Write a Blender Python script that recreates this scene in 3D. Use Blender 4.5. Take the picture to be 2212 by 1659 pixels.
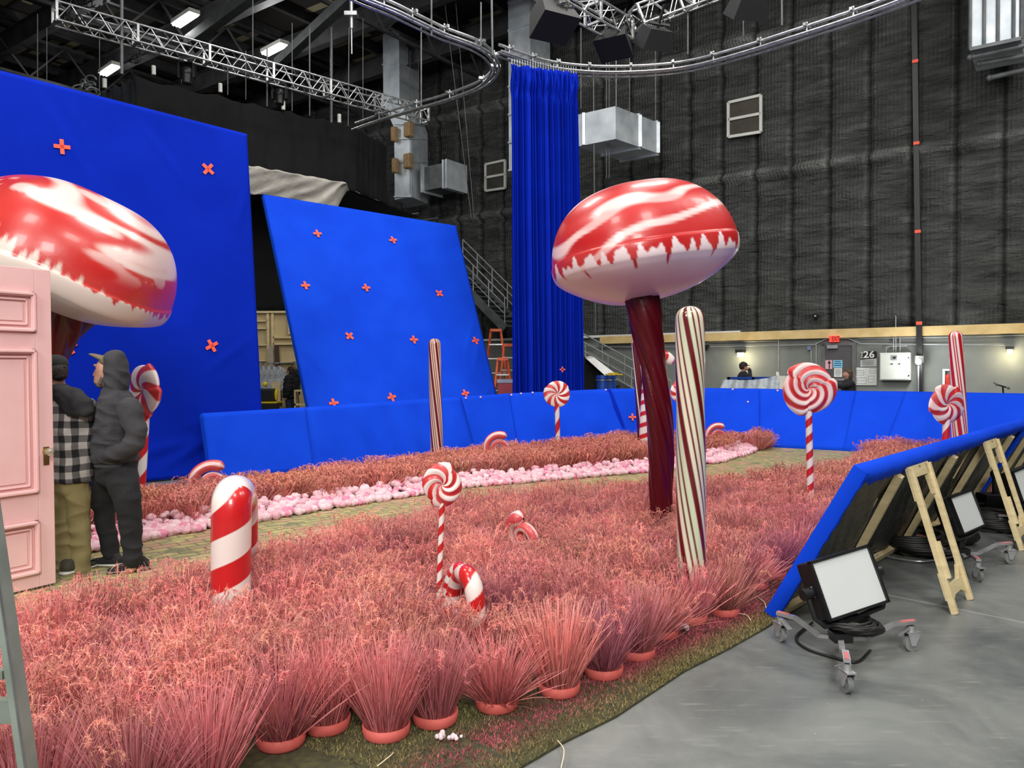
import bpy, math, random
import numpy as np
from mathutils import Vector, noise, Matrix
SC=bpy.context.scene
for o in list(bpy.data.objects): bpy.data.objects.remove(o)
C=SC.collection
# ------------------------------------------------------------------ camera, world, lights, exposure
FPX=1661.0; CX,CY=1106.0,829.5; EYE=np.array([0,0,1.62]); PITCH=math.radians(1.2); ROLL=math.radians(.3)
_f=np.array([0,math.cos(PITCH),-math.sin(PITCH)]); _u0=np.array([0,math.sin(PITCH),math.cos(PITCH)]); _r0=np.array([1.,0,0])
_r=_r0*math.cos(ROLL)-_u0*math.sin(ROLL); _u=_u0*math.cos(ROLL)+_r0*math.sin(ROLL)
cd=bpy.data.cameras.new('camera'); cam=bpy.data.objects.new('camera',cd); C.objects.link(cam)
cd.sensor_width=36; cd.lens=FPX/2212*36; cd.clip_start=.05; cd.clip_end=200
cam.matrix_world=Matrix(((_r[0],_u[0],-_f[0],0),(_r[1],_u[1],-_f[1],0),(_r[2],_u[2],-_f[2],1.62),(0,0,0,1)))
SC.camera=cam
wd=bpy.data.worlds.new('world'); SC.world=wd; wd.use_nodes=True
wd.node_tree.nodes['Background'].inputs[0].default_value=(.8,.88,1,1); wd.node_tree.nodes['Background'].inputs[1].default_value=.22
SC.view_settings.view_transform='Standard'; SC.view_settings.look='None'; SC.view_settings.gamma=1
SC.view_settings.use_curve_mapping=False; SC.view_settings.exposure=-0.3
def area(name,loc,target,size,power,color=(1,.97,.92)):
    l=bpy.data.lights.new(name,'AREA'); l.shape='SQUARE'; l.size=size; l.energy=power; l.color=color
    o=bpy.data.objects.new(name,l); C.objects.link(o); o.location=loc
    o.rotation_euler=(Vector(target)-Vector(loc)).to_track_quat('-Z','Y').to_euler(); return o
LP=.38
area('unseen_stage_lamp',(-5,1,12),(-4,5,0),2.5,1500*LP)
area('unseen_stage_lamp',(4,0,12),(2,6,0),2.5,1500*LP)
area('unseen_stage_lamp',(-7,9,12.4),(-5,9,0),2.5,1300*LP)
area('unseen_stage_lamp',(1,8,12.4),(1,9,0),2.5,1500*LP)
area('unseen_stage_lamp',(9,7,12.4),(7,9,0),2.5,1300*LP)
area('unseen_stage_lamp',(3,15,12.6),(3,17,0),2.5,1400*LP)
area('unseen_stage_lamp',(11,12,12.6),(9,16,1),2.5,1300*LP)
area('unseen_stage_lamp',(-3,17,12.9),(-3,18,0),2.5,1300*LP)
area('unseen_stage_lamp',(1,-6,8),(0,10,1.5),3,3600*LP)  # unseen fill lamp behind the camera, strengthened to brighten the front grass
area('unseen_stage_lamp',(-6,-4,8.5),(-2,6,1),3,2600*LP)  # unseen fill lamp, added to brighten the pink door and front row
# ------------------------------------------------------------------ pixel -> world helpers
def ray(px,py): return _f+_r*((px-CX)/FPX)+_u*((CY-py)/FPX)
def G(px,py,z=0.):
    d=ray(px,py); t=(z-1.62)/d[2]; return EYE+d*t
def D(px,py,Y):
    d=ray(px,py); return EYE+d*(Y/d[1])
WA=np.array([5.69,24.0,0]); WD=np.array([.8121,-.5835,0]); WN=np.array([-.5835,-.8121,0])   # back wall: point, direction, normal towards camera
def W(px,py,off=0.):
    d=ray(px,py); A=WA+WN*off; t=np.dot(A-EYE,WN)/np.dot(d,WN); return EYE+d*t
def wp(t,off,z): return WA+WD*t+WN*off+np.array([0,0,z])
def wt(P): return float(np.dot(np.array(P)-WA,WD))
# ------------------------------------------------------------------ object helpers
def lin(c):
    r=[]
    for v in c[:3]:
        v=v/255.; r.append(v/12.92 if v<=.04045 else ((v+.055)/1.055)**2.4)
    return r
def tag(o,label=None,cat=None,group=None,kind=None):
    if label: o['label']=label
    if cat: o['category']=cat
    if group: o['group']=group
    if kind: o['kind']=kind
    return o
def thing(name,label,cat,loc=(0,0,0),group=None,rz=0):
    o=bpy.data.objects.new(name,None); C.objects.link(o); o.location=[float(v) for v in loc]; o.rotation_euler=(0,0,rz)
    o.empty_display_size=.05
    return tag(o,label,cat,group)
def wloc(o):
    v=np.zeros(3)
    while o is not None: v=v+np.array(o.location); o=o.parent
    return v
def rawmesh(name,V,F,smooth=True,col=None):
    me=bpy.data.meshes.new(name); V=np.asarray(V,dtype=np.float32)
    if isinstance(F,np.ndarray):
        n,k=F.shape; me.vertices.add(len(V)); me.vertices.foreach_set('co',V.ravel())
        me.loops.add(n*k); me.loops.foreach_set('vertex_index',F.astype(np.int32).ravel())
        me.polygons.add(n); me.polygons.foreach_set('loop_start',np.arange(0,n*k,k,dtype=np.int32))
        try: me.polygons.foreach_set('loop_total',np.full(n,k,dtype=np.int32))
        except Exception: pass
        me.update(calc_edges=True)
    else:
        me.from_pydata(V.tolist(),[],F)
    if smooth is True: me.polygons.foreach_set('use_smooth',np.ones(len(me.polygons),dtype=bool))
    if col is not None:
        a=me.color_attributes.new('col','FLOAT_COLOR','POINT')
        c=np.ones((len(V),4),dtype=np.float32); c[:,:3]=col; a.data.foreach_set('color',c.ravel())
    return me
def mkobj(name,me,mat,parent=None,loc=None):
    if mat is not None:
        for m in (mat if isinstance(mat,(list,tuple)) else [mat]): me.materials.append(m)
    o=bpy.data.objects.new(name,me); C.objects.link(o)
    if parent is not None: o.parent=parent
    if loc is not None: o.location=[float(v) for v in loc]
    return o
def put(name,V,F,mat,parent=None,smooth=True,col=None,world=True,origin=None):
    V=np.asarray(V,dtype=float)
    if world and parent is not None: V=V-wloc(parent)
    if parent is None and world:
        if origin is None: origin=np.array([(V[:,0].min()+V[:,0].max())/2,(V[:,1].min()+V[:,1].max())/2,V[:,2].min()])
        V=V-np.array(origin)
    return mkobj(name,rawmesh(name,V,F,smooth,col),mat,parent,origin if parent is None and world else None)
def nrm(v): v=np.array(v,dtype=float); l=np.linalg.norm(v); return v/l if l>0 else v
def frame(d,up=(0,0,1)):
    d=nrm(d); up=np.array(up,dtype=float)
    if abs(np.dot(d,nrm(up)))>.98: up=np.array([0,1.,0])
    a=nrm(np.cross(d,up)); b=np.cross(a,d); return a,b
class MB:
    def __init__(s): s.V=[]; s.F=[]; s.sm=[]
    def add(s,V,F,sm=False):
        o=sum(len(v) for v in s.V); s.V.append(np.array(V,dtype=float)); s.F+= [[i+o for i in f] for f in F]; s.sm+=[sm]*len(F); return s
    def hexa(s,c8):
        return s.add(c8,[(0,3,2,1),(4,5,6,7),(0,1,5,4),(1,2,6,5),(2,3,7,6),(3,0,4,7)])
    def box(s,lo,hi):
        a,b=lo,hi
        return s.hexa([(a[0],a[1],a[2]),(b[0],a[1],a[2]),(b[0],b[1],a[2]),(a[0],b[1],a[2]),(a[0],a[1],b[2]),(b[0],a[1],b[2]),(b[0],b[1],b[2]),(a[0],b[1],b[2])])
    def obox(s,c,ax,ay,az,hx,hy,hz):
        c=np.array(c,dtype=float); ax,ay,az=map(np.array,(ax,ay,az)); P=[]
        for k in (-1,1):
            for i,j in ((-1,-1),(1,-1),(1,1),(-1,1)): P.append(c+ax*hx*i+ay*hy*j+az*hz*k)
        return s.hexa(P)
    def bar(s,p,q,w,h,up=(0,0,1)):
        p=np.array(p,dtype=float); q=np.array(q,dtype=float); d=q-p; a,b=frame(d,up)
        return s.obox((p+q)/2,a,b,nrm(d),w/2,h/2,np.linalg.norm(d)/2)
    def cyl(s,p,q,r0,r1=None,n=12,caps=True):
        r1=r0 if r1 is None else r1; p=np.array(p,dtype=float); q=np.array(q,dtype=float); a,b=frame(q-p)
        V=[]
        for c,r in ((p,r0),(q,r1)):
            for i in range(n):
                t=2*math.pi*i/n; V.append(c+(a*math.cos(t)+b*math.sin(t))*r)
        s.add(V,[(i,(i+1)%n,n+(i+1)%n,n+i) for i in range(n)],True)
        if caps: s.add(V,[tuple(range(n))[::-1],tuple(range(n,2*n))])
        return s
    def tube(s,pts,r,n=8):
        pts=[np.array(p,dtype=float) for p in pts]; V=[]; m=len(pts); a=None
        for i,p in enumerate(pts):
            d=pts[min(i+1,m-1)]-pts[max(i-1,0)]
            if a is None: a,b=frame(d)
            else:
                d=nrm(d); a=nrm(a-d*np.dot(a,d)); b=np.cross(a,d)
            rr=r[i] if hasattr(r,'__len__') else r
            for k in range(n):
                t=2*math.pi*k/n; V.append(p+(a*math.cos(t)+b*math.sin(t))*rr)
        F=[]
        for i in range(m-1):
            for k in range(n): F.append((i*n+k,i*n+(k+1)%n,(i+1)*n+(k+1)%n,(i+1)*n+k))
        s.add(V,F,True); s.add(V,[tuple(range(n))[::-1],tuple(range((m-1)*n,m*n))]); return s
    def sph(s,c,r,n=12,m=8,sc=(1,1,1)):
        V=[];F=[]
        for j in range(m+1):
            ph=math.pi*j/m
            for i in range(n):
                t=2*math.pi*i/n; V.append((c[0]+r*sc[0]*math.sin(ph)*math.cos(t),c[1]+r*sc[1]*math.sin(ph)*math.sin(t),c[2]+r*sc[2]*math.cos(ph)))
        for j in range(m):
            for i in range(n): F.append((j*n+i,(j+1)*n+i,(j+1)*n+(i+1)%n,j*n+(i+1)%n))
        return s.add(V,F,True)
    def prism(s,poly,off):   # poly: list of 3D points, off: extrusion vector
        n=len(poly); P=[np.array(p,dtype=float) for p in poly]; Q=[p+np.array(off) for p in P]
        return s.add(P+Q,[tuple(range(n))[::-1],tuple(range(n,2*n))]+[(i,(i+1)%n,n+(i+1)%n,n+i) for i in range(n)])
    def build(s,name,mat,parent=None,world=True,origin=None,bevel=0,col=None):
        V=np.concatenate(s.V); o=put(name,V,s.F,mat,parent,None,col,world,origin)
        o.data.polygons.foreach_set('use_smooth',np.array(s.sm,dtype=bool)); o.data.update()
        if bevel:
            b=o.modifiers.new('bevel','BEVEL'); b.width=bevel; b.segments=2; b.limit_method='ANGLE'
        return o
def grid_faces(nu,nv,cu=False):
    i=np.arange(nu if cu else nu-1); j=np.arange(nv-1); I,J=np.meshgrid(i,j,indexing='ij'); I2=(I+1)%nu
    return np.stack([I*nv+J,I2*nv+J,I2*nv+J+1,I*nv+J+1],-1).reshape(-1,4)
def surf(name,P,mat,parent=None,col=None,cu=False,world=True,origin=None,thick=0):   # P: (nu,nv,3)
    nu,nv=P.shape[:2]
    o=put(name,P.reshape(-1,3),grid_faces(nu,nv,cu),mat,parent,True,None if col is None else col.reshape(-1,3),world,origin)
    if thick: m=o.modifiers.new('solid','SOLIDIFY'); m.thickness=thick; m.offset=0
    return o
def sweep(path,rad,nth=32,twist=0.):   # path (n,3) ; rad(s(0..1),th)->r array ; returns P(nth,n,3)
    path=np.array(path,dtype=float); n=len(path); T=np.gradient(path,axis=0); T/=np.linalg.norm(T,axis=1)[:,None]
    A=np.zeros((n,3)); B=np.zeros((n,3)); a,b=frame(T[0],(0,1,0) if abs(T[0][2])>.5 else (0,0,1))
    for i in range(n):
        a=nrm(a-T[i]*np.dot(a,T[i])); A[i]=a; B[i]=np.cross(T[i],a)
    seg=np.linalg.norm(np.diff(path,axis=0),axis=1); L=np.concatenate([[0],np.cumsum(seg)])
    th=np.linspace(0,2*math.pi,nth,endpoint=False)[:,None]; S=L[None,:]
    R=rad(S,th)
    return path[None]+A[None]*(R*np.cos(th))[...,None]+B[None]*(R*np.sin(th))[...,None], S+0*th, th+0*S, L[-1]
def bez(pts,n=60):   # catmull-rom through pts
    P=[np.array(p,dtype=float) for p in pts]; P=[2*P[0]-P[1]]+P+[2*P[-1]-P[-2]]; out=[]
    m=len(P)-3
    for k in range(m):
        p0,p1,p2,p3=P[k:k+4]; c=max(2,n//m)
        for i in range(c):
            t=i/c; out.append(.5*((2*p1)+(-p0+p2)*t+(2*p0-5*p1+4*p2-p3)*t*t+(-p0+3*p1-3*p2+p3)*t**3))
    out.append(P[-2]); return np.array(out)
def dup(root,loc,rz=0,label=None,group=None,scale=None,kids=True):
    r=root.copy(); C.objects.link(r); r.location=[float(v) for v in loc]; r.rotation_euler=(root.rotation_euler[0],root.rotation_euler[1],rz)
    if scale: r.scale=(scale,)*3
    if label: r['label']=label
    if group: r['group']=group
    if kids:
        for ch in list(root.children):
            c=ch.copy(); C.objects.link(c); c.parent=r
            for g in ch.children:
                d=g.copy(); C.objects.link(d); d.parent=c
    return r
def nz(x,y,z=0,s=1.0): return noise.noise(Vector((x*s,y*s,z*s)))
def nza(P,s=1.0,seed=0):
    Q=np.asarray(P).reshape(-1,3)*s+seed*17.3; return np.array([noise.noise(Vector(q)) for q in Q]).reshape(np.asarray(P).shape[:-1])
def inpoly(x,y,poly):
    c=False; n=len(poly); j=n-1
    for i in range(n):
        xi,yi=poly[i][0],poly[i][1]; xj,yj=poly[j][0],poly[j][1]
        if (yi>y)!=(yj>y) and x<(xj-xi)*(y-yi)/(yj-yi)+xi: c=not c
        j=i
    return c
def text(name,body,size,loc,xdir,updir,mat,parent=None,ext=.002,label=None,width=None,bold=0):
    cu=bpy.data.curves.new(name,'FONT'); cu.body=body; cu.size=size; cu.align_x='CENTER'; cu.align_y='CENTER'; cu.extrude=ext; cu.offset=bold
    cu.resolution_u=2
    o=bpy.data.objects.new(name,cu); C.objects.link(o)
    bpy.context.view_layer.update(); dg=bpy.context.evaluated_depsgraph_get(); me=bpy.data.meshes.new_from_object(o.evaluated_get(dg))
    bpy.data.objects.remove(o)
    n=len(me.vertices); V=np.zeros(n*3,dtype=np.float32); me.vertices.foreach_get('co',V); V=V.reshape(-1,3)
    if width: V[:,0]*=width/max(1e-6,(V[:,0].max()-V[:,0].min()))
    x=nrm(xdir); u=nrm(updir); w=np.cross(x,u)
    Q=np.array(loc)+V[:,:1]*x+V[:,1:2]*u+V[:,2:3]*w
    if parent is not None: Q=Q-wloc(parent)
    me.vertices.foreach_set('co',Q.astype(np.float32).ravel()); me.update(); me.materials.clear(); me.materials.append(mat)
    o=bpy.data.objects.new(name,me); C.objects.link(o)
    if parent is not None: o.parent=parent
    return o
# ------------------------------------------------------------------ materials
def newmat(name):
    m=bpy.data.materials.new(name); m.use_nodes=True; nt=m.node_tree; return m,nt,nt.nodes['Principled BSDF']
def bumpit(nt,b,scale,strength,dist=.02,stretch=None,detail=6,tex='noise'):
    tc=nt.nodes.new('ShaderNodeTexCoord'); mp=nt.nodes.new('ShaderNodeMapping'); nt.links.new(tc.outputs['Object'],mp.inputs[0])
    if stretch: mp.inputs['Scale'].default_value=stretch
    n=nt.nodes.new('ShaderNodeTexNoise'); n.inputs['Scale'].default_value=scale; n.inputs['Detail'].default_value=detail
    nt.links.new(mp.outputs[0],n.inputs['Vector'])
    bp=nt.nodes.new('ShaderNodeBump'); bp.inputs['Strength'].default_value=strength; bp.inputs['Distance'].default_value=dist
    nt.links.new(n.outputs['Fac'],bp.inputs['Height']); nt.links.new(bp.outputs[0],b.inputs['Normal']); return bp
def pm(name,c,rough=.6,metal=0,c2=None,vs=4.,vr=(.35,.65),bump=None,stretch=None,coat=0,spec=None,obj=True,detail=5):
    m,nt,b=newmat(name); b.inputs['Roughness'].default_value=rough; b.inputs['Metallic'].default_value=metal
    if spec is not None: b.inputs['Specular IOR Level'].default_value=spec
    if coat: b.inputs['Coat Weight'].default_value=coat; b.inputs['Coat Roughness'].default_value=.12
    if c2 is None: c2=[min(255,v*1.12+3) for v in c]
    tc=nt.nodes.new('ShaderNodeTexCoord'); mp=nt.nodes.new('ShaderNodeMapping'); nt.links.new(tc.outputs['Object'],mp.inputs[0])
    if stretch: mp.inputs['Scale'].default_value=stretch
    n=nt.nodes.new('ShaderNodeTexNoise'); n.inputs['Scale'].default_value=vs; n.inputs['Detail'].default_value=detail; nt.links.new(mp.outputs[0],n.inputs['Vector'])
    r=nt.nodes.new('ShaderNodeValToRGB'); r.color_ramp.elements[0].position=vr[0]; r.color_ramp.elements[1].position=vr[1]
    r.color_ramp.elements[0].color=lin(c)+[1]; r.color_ramp.elements[1].color=lin(c2)+[1]
    nt.links.new(n.outputs['Fac'],r.inputs[0]); nt.links.new(r.outputs[0],b.inputs['Base Color'])
    if bump: bumpit(nt,b,*bump,stretch=stretch)
    return m
def am(name,rough=.5,metal=0,bump=None,coat=0,var=0,stretch=None,spec=None,trans=0):   # base colour from the mesh's own paint attribute
    m,nt,b=newmat(name); b.inputs['Roughness'].default_value=rough; b.inputs['Metallic'].default_value=metal
    a=nt.nodes.new('ShaderNodeAttribute'); a.attribute_name='col'; out=a.outputs['Color']
    if spec is not None: b.inputs['Specular IOR Level'].default_value=spec
    if var:
        oi=nt.nodes.new('ShaderNodeObjectInfo'); mr=nt.nodes.new('ShaderNodeMapRange'); mr.inputs['To Min'].default_value=.5-var*.06; mr.inputs['To Max'].default_value=.5+var*.035
        nt.links.new(oi.outputs['Random'],mr.inputs['Value']); h=nt.nodes.new('ShaderNodeHueSaturation'); nt.links.new(mr.outputs[0],h.inputs['Hue'])
        m2=nt.nodes.new('ShaderNodeMapRange'); m2.inputs['To Min'].default_value=1-var; m2.inputs['To Max'].default_value=1+var
        ml=nt.nodes.new('ShaderNodeMath'); ml.operation='MULTIPLY'; ml.inputs[1].default_value=7.31; fr=nt.nodes.new('ShaderNodeMath'); fr.operation='FRACT'
        nt.links.new(oi.outputs['Random'],ml.inputs[0]); nt.links.new(ml.outputs[0],fr.inputs[0]); nt.links.new(fr.outputs[0],m2.inputs['Value'])
        nt.links.new(m2.outputs[0],h.inputs['Value']); nt.links.new(out,h.inputs['Color']); out=h.outputs['Color']
    nt.links.new(out,b.inputs['Base Color'])
    if coat: b.inputs['Coat Weight'].default_value=coat; b.inputs['Coat Roughness'].default_value=.1
    if bump: bumpit(nt,b,*bump,stretch=stretch)
    return m
def em(name,c,strength):
    m,nt,b=newmat(name); b.inputs['Base Color'].default_value=lin(c)+[1]; b.inputs['Emission Color'].default_value=lin(c)+[1]; b.inputs['Emission Strength'].default_value=strength; return m
M=dict(
 wood=pm('pale_pine',(205,185,140),.6,c2=(222,205,160),vs=3,stretch=(1,1,8),bump=(30,.1)),
 pine=pm('yellow_pine_beam',(205,175,115),.6,c2=(225,198,140),vs=2.5,bump=(20,.1)),
 ply=pm('plywood_flats',(188,168,122),.7,c2=(205,186,142),vs=1.5),
 steel=pm('brushed_aluminium',(175,178,180),.32,.85,c2=(210,212,214),vs=9),
 galv=pm('galvanised_duct_steel',(190,200,208),.42,.4,c2=(222,230,236),vs=2.2,bump=(3,.15)),
 darkgalv=pm('grey_painted_steel',(88,92,94),.5,.3,c2=(110,114,116),vs=3),
 rail=pm('galvanised_handrail',(150,154,156),.45,.4,c2=(170,174,176),vs=5),
 black=pm('black_powder_coat',(16,16,18),.45,c2=(26,26,28),vs=8),
 rubber=pm('black_rubber',(18,18,18),.55,c2=(28,28,28),vs=9),
 drape=pm('black_duvetyne',(9,9,12),.9,c2=(15,15,19),vs=2,bump=(4,.5,.05)),
 greydrape=pm('grey_cloth',(46,48,56),.9,c2=(60,62,70),vs=2,bump=(4,.3,.05)),
 cream=pm('cream_cloth',(205,200,190),.9,c2=(222,217,208),vs=2,bump=(5,.6,.05)),
 plastic=pm('black_plastic_sheeting',(20,21,20),.38,c2=(34,35,31),vs=3,bump=(7,.7,.05),stretch=(1,1,3)),
 orange=pm('orange_fluorescent_tape',(255,88,60),.6,c2=(255,104,76),vs=20),
 orangefg=pm('orange_fibreglass',(196,74,30),.5,c2=(220,94,44),vs=6),
 yellow=pm('yellow_plastic',(228,196,40),.5),
 white=pm('white_paint',(225,225,220),.5,c2=(236,236,232),vs=4),
 offwhite=pm('off_white_enamel',(196,200,192),.4,c2=(206,210,202),vs=2),
 red=pm('red_paint',(190,40,30),.4), redtext=pm('red_stencil_paint',(200,60,40),.7),
 blacktxt=pm('black_ink',(14,14,14),.7), greytxt=pm('grey_ink',(110,110,112),.7),
 skin=pm('skin',(176,128,108),.55,c2=(190,142,120),vs=14,bump=(60,.1)),
 hair=pm('dark_hair',(28,22,18),.7,c2=(44,34,26),vs=30,bump=(60,.6)),
 blueplastic=pm('blue_plastic_case',(10,50,130),.4,c2=(20,66,150),vs=4),
)
# ------------------------------------------------------------------ setting: floor, walls, ceiling
def floor_mat():
    m,nt,b=newmat('polished_concrete'); L=nt.links.new; N=nt.nodes.new
    tc=N('ShaderNodeTexCoord'); mp=N('ShaderNodeMapping'); L(tc.outputs['Object'],mp.inputs[0]); mp.inputs['Rotation'].default_value=(0,0,.6)
    n1=N('ShaderNodeTexNoise'); n1.inputs['Scale'].default_value=1.1; n1.inputs['Detail'].default_value=9; n1.inputs['Roughness'].default_value=.68; L(mp.outputs[0],n1.inputs['Vector'])
    n1.inputs['Distortion'].default_value=.6
    r=N('ShaderNodeValToRGB'); e=r.color_ramp.elements; e[0].position=.32; e[0].color=lin((80,84,85))+[1]; e[1].position=.68; e[1].color=lin((124,127,124))+[1]
    L(n1.outputs['Fac'],r.inputs[0])
    mp2=N('ShaderNodeMapping'); mp2.inputs['Scale'].default_value=(1,9,1); mp2.inputs['Rotation'].default_value=(0,0,.25); L(tc.outputs['Object'],mp2.inputs[0])
    n2=N('ShaderNodeTexNoise'); n2.inputs['Scale'].default_value=4; n2.inputs['Detail'].default_value=8; L(mp2.outputs[0],n2.inputs['Vector'])
    r2=N('ShaderNodeValToRGB'); r2.color_ramp.elements[0].position=.6; r2.color_ramp.elements[1].position=.8; r2.color_ramp.elements[1].color=(.5,.5,.5,1); L(n2.outputs['Fac'],r2.inputs[0])
    mx=N('ShaderNodeMixRGB'); mx.blend_type='MIX'; mx.inputs[2].default_value=lin((158,158,150))+[1]; L(r2.outputs[0],mx.inputs[0]); L(r.outputs[0],mx.inputs[1])
    n3=N('ShaderNodeTexNoise'); n3.inputs['Scale'].default_value=38; n3.inputs['Detail'].default_value=2; L(tc.outputs['Object'],n3.inputs['Vector'])
    r3=N('ShaderNodeValToRGB'); r3.color_ramp.elements[0].position=.77; r3.color_ramp.elements[1].position=.79; L(n3.outputs['Fac'],r3.inputs[0])
    mx2=N('ShaderNodeMixRGB'); mx2.inputs[2].default_value=lin((205,205,200))+[1]; L(r3.outputs[0],mx2.inputs[0]); L(mx.outputs[0],mx2.inputs[1])
    L(mx2.outputs[0],b.inputs['Base Color']); b.inputs['Roughness'].default_value=.42
    mr=N('ShaderNodeMapRange'); mr.inputs['To Min'].default_value=.3; mr.inputs['To Max'].default_value=.55; L(n1.outputs['Fac'],mr.inputs['Value']); L(mr.outputs[0],b.inputs['Roughness'])
    return m
MFLOOR=floor_mat()
CORN=wp(-26,0,0); RE=wp(24,0,0)
Lend=CORN+WN*46; Rend=RE+WN*40
f=MB(); f.prism([CORN,RE,Rend,Lend],(0,0,-.1)); o=f.build('floor',MFLOOR,origin=(0,0,0)); tag(o,kind='structure')
# expansion joint: a shallow pale line in the concrete
a=G(1915,1285); b_=G(2212,1345); o=MB().bar(a+(b_-a)*-.3+np.array([0,0,.001]),a+(b_-a)*3+np.array([0,0,.001]),.008,.003).build('trim_1',pm('joint_filler',(140,142,138),.7)); tag(o,kind='structure')
# insulated back wall, one grid with sewn seams and sagging folds
MINS=None
def ins_mat():
    m,nt,b=newmat('black_quilted_insulation'); L=nt.links.new; N=nt.nodes.new
    tc=N('ShaderNodeTexCoord'); a=N('ShaderNodeAttribute'); a.attribute_name='col'
    sx=N('ShaderNodeSeparateXYZ'); L(tc.outputs['UV'],sx.inputs[0])
    # wall-plane coordinates from the uv map (metres)
    mp=N('ShaderNodeMapping'); mp.inputs['Scale'].default_value=(1,3.8,1); L(tc.outputs['UV'],mp.inputs[0])
    n=N('ShaderNodeTexNoise'); n.inputs['Scale'].default_value=1.7; n.inputs['Detail'].default_value=9; n.inputs['Roughness'].default_value=.6; n.inputs['Distortion'].default_value=.5; L(mp.outputs[0],n.inputs['Vector'])
    w=N('ShaderNodeTexWave'); w.inputs['Scale'].default_value=3.2; w.inputs['Distortion'].default_value=.3; L(tc.outputs['UV'],w.inputs['Vector'])
    ad=N('ShaderNodeMath'); ad.operation='MULTIPLY_ADD'; ad.inputs[1].default_value=.07; L(w.outputs['Fac'],ad.inputs[0]); L(n.outputs['Fac'],ad.inputs[2])
    bp=N('ShaderNodeBump'); bp.inputs['Strength'].default_value=1; bp.inputs['Distance'].default_value=.42; L(ad.outputs[0],bp.inputs['Height']); L(bp.outputs[0],b.inputs['Normal'])
    L(a.outputs['Color'],b.inputs['Base Color']); b.inputs['Roughness'].default_value=.5; b.inputs['Specular IOR Level'].default_value=.45
    return m
ZI=2.66; ZT=14.0
ts=.92+1.03*np.arange(-261,224)/10; zs=np.arange(ZI,ZT+.01,.1); T_,Z_=np.meshgrid(ts,zs,indexing='ij')
sd=np.abs((T_-.92+100*1.03)/1.03-np.round((T_-.92+100*1.03)/1.03))*1.03
H=-.12*np.exp(-(sd/.05)**2)
for zf,amp in ((7.2,.26),(11.2,.22)):
    H+=amp*np.exp(-((Z_-zf-.08)/.11)**2)-.12*np.exp(-((Z_-zf+.1)/.06)**2)
pz=(Z_-.4)/.9; pd=np.hypot((np.abs(((T_-.4+100*1.03)/1.03)%1-.5))*1.03,np.abs(pz-np.round(pz))*.9)
H-=.05*np.exp(-(pd/.1)**2)
NN=np.array([[noise.fractal(Vector((t*.9,z*2.4,3)),1,2.2,4) for z in zs] for t in ts])
H+=.10*NN+.05+.05*np.array([[max(0,1-z/9)*noise.noise(Vector((t*.5,z*5.5,9))) for z in zs] for t in ts])
P=WA+WD*T_[...,None]+WN*H[...,None]+np.array([0,0,1])*Z_[...,None]
colr=np.zeros(P.shape)+np.array(lin((84,87,85))); colr*= (1+.5*NN)[...,None]; colr[sd<.05]*=.22; sg=((T_-.92+100*1.03)/1.03+.5)%1-.5; colr[(sg<-.06)&(sg>-.19)&(np.sin(Z_*7)+np.sin(Z_*3.1+T_)>-.4)]*=1.45  # pale streaks beside the seams are painted highlights; bulges are tinted lighter
for zf in (7.2,11.2): colr[np.abs(Z_-zf-.08)<.14]*=1.9  # highlight along each sagging fold, painted into the colour
wall=surf('wall_back',P,ins_mat(),col=colr,origin=(0,0,0)); tag(wall,kind='structure')
uv=wall.data.uv_layers.new(name='UVMap'); vi=np.zeros(len(wall.data.loops),dtype=np.int32); wall.data.loops.foreach_get('vertex_index',vi)
UV=np.stack([T_.ravel(),Z_.ravel()],-1)[vi]; uv.data.foreach_set('uv',UV.astype(np.float32).ravel())
MGREY=pm('smooth_grey_plaster',(112,117,114),.75,c2=(136,141,136),vs=.9,vr=(.3,.7),bump=(12,.05),detail=8)
lw=MB().obox(wp(-1,-.15,ZI/2),WD,WN,(0,0,1),25,.12,ZI/2).build('wall_back_lower',MGREY,origin=(0,0,0)); tag(lw,kind='structure')
lw.name='wall_lower'
MDARK=pm('black_wall_cloth',(14,15,17),.8,c2=(24,25,27),vs=.7,bump=(2,.5,.1))
o=MB().obox(CORN+WN*23-WD*.1+np.array([0,0,7]),WN,WD,(0,0,1),23,.1,7).build('wall_left',MDARK,origin=(0,0,0)); tag(o,kind='structure')
o=MB().obox(RE+WN*20+WD*.1+np.array([0,0,7]),WN,WD,(0,0,1),20,.1,7).build('wall_right',MDARK,origin=(0,0,0)); tag(o,kind='structure')
# ceiling deck with pale insulation strips between the dark purlins
def deck():
    m,nt,b=newmat('roof_deck'); L=nt.links.new; N=nt.nodes.new
    tc=N('ShaderNodeTexCoord'); mp=N('ShaderNodeMapping'); mp.inputs['Rotation'].default_value=(0,0,math.atan2(.5835,.8121)); L(tc.outputs['Object'],mp.inputs[0])
    br=N('ShaderNodeTexBrick'); br.inputs['Scale'].default_value=1; br.inputs['Brick Width'].default_value=2.2; br.inputs['Row Height'].default_value=.5; br.inputs['Mortar Size'].default_value=.09
    br.inputs['Color1'].default_value=(0,0,0,1); br.inputs['Color2'].default_value=(1,1,1,1); br.inputs['Mortar'].default_value=(0,0,0,1); L(mp.outputs[0],br.inputs['Vector'])
    r=N('ShaderNodeValToRGB'); e=r.color_ramp.elements; e[0].position=.7; e[0].color=lin((42,38,34))+[1]; e[1].position=.8; e[1].color=lin((150,140,112))+[1]
    L(br.outputs['Color'],r.inputs[0]); L(r.outputs[0],b.inputs['Base Color']); b.inputs['Roughness'].default_value=.8; return m
o=MB().prism([CORN+np.array([0,0,ZT]),RE+np.array([0,0,ZT]),Rend+np.array([0,0,ZT]),Lend+np.array([0,0,ZT])],(0,0,.1)).build('ceiling',deck(),origin=(0,0,0)); tag(o,kind='structure')
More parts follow.
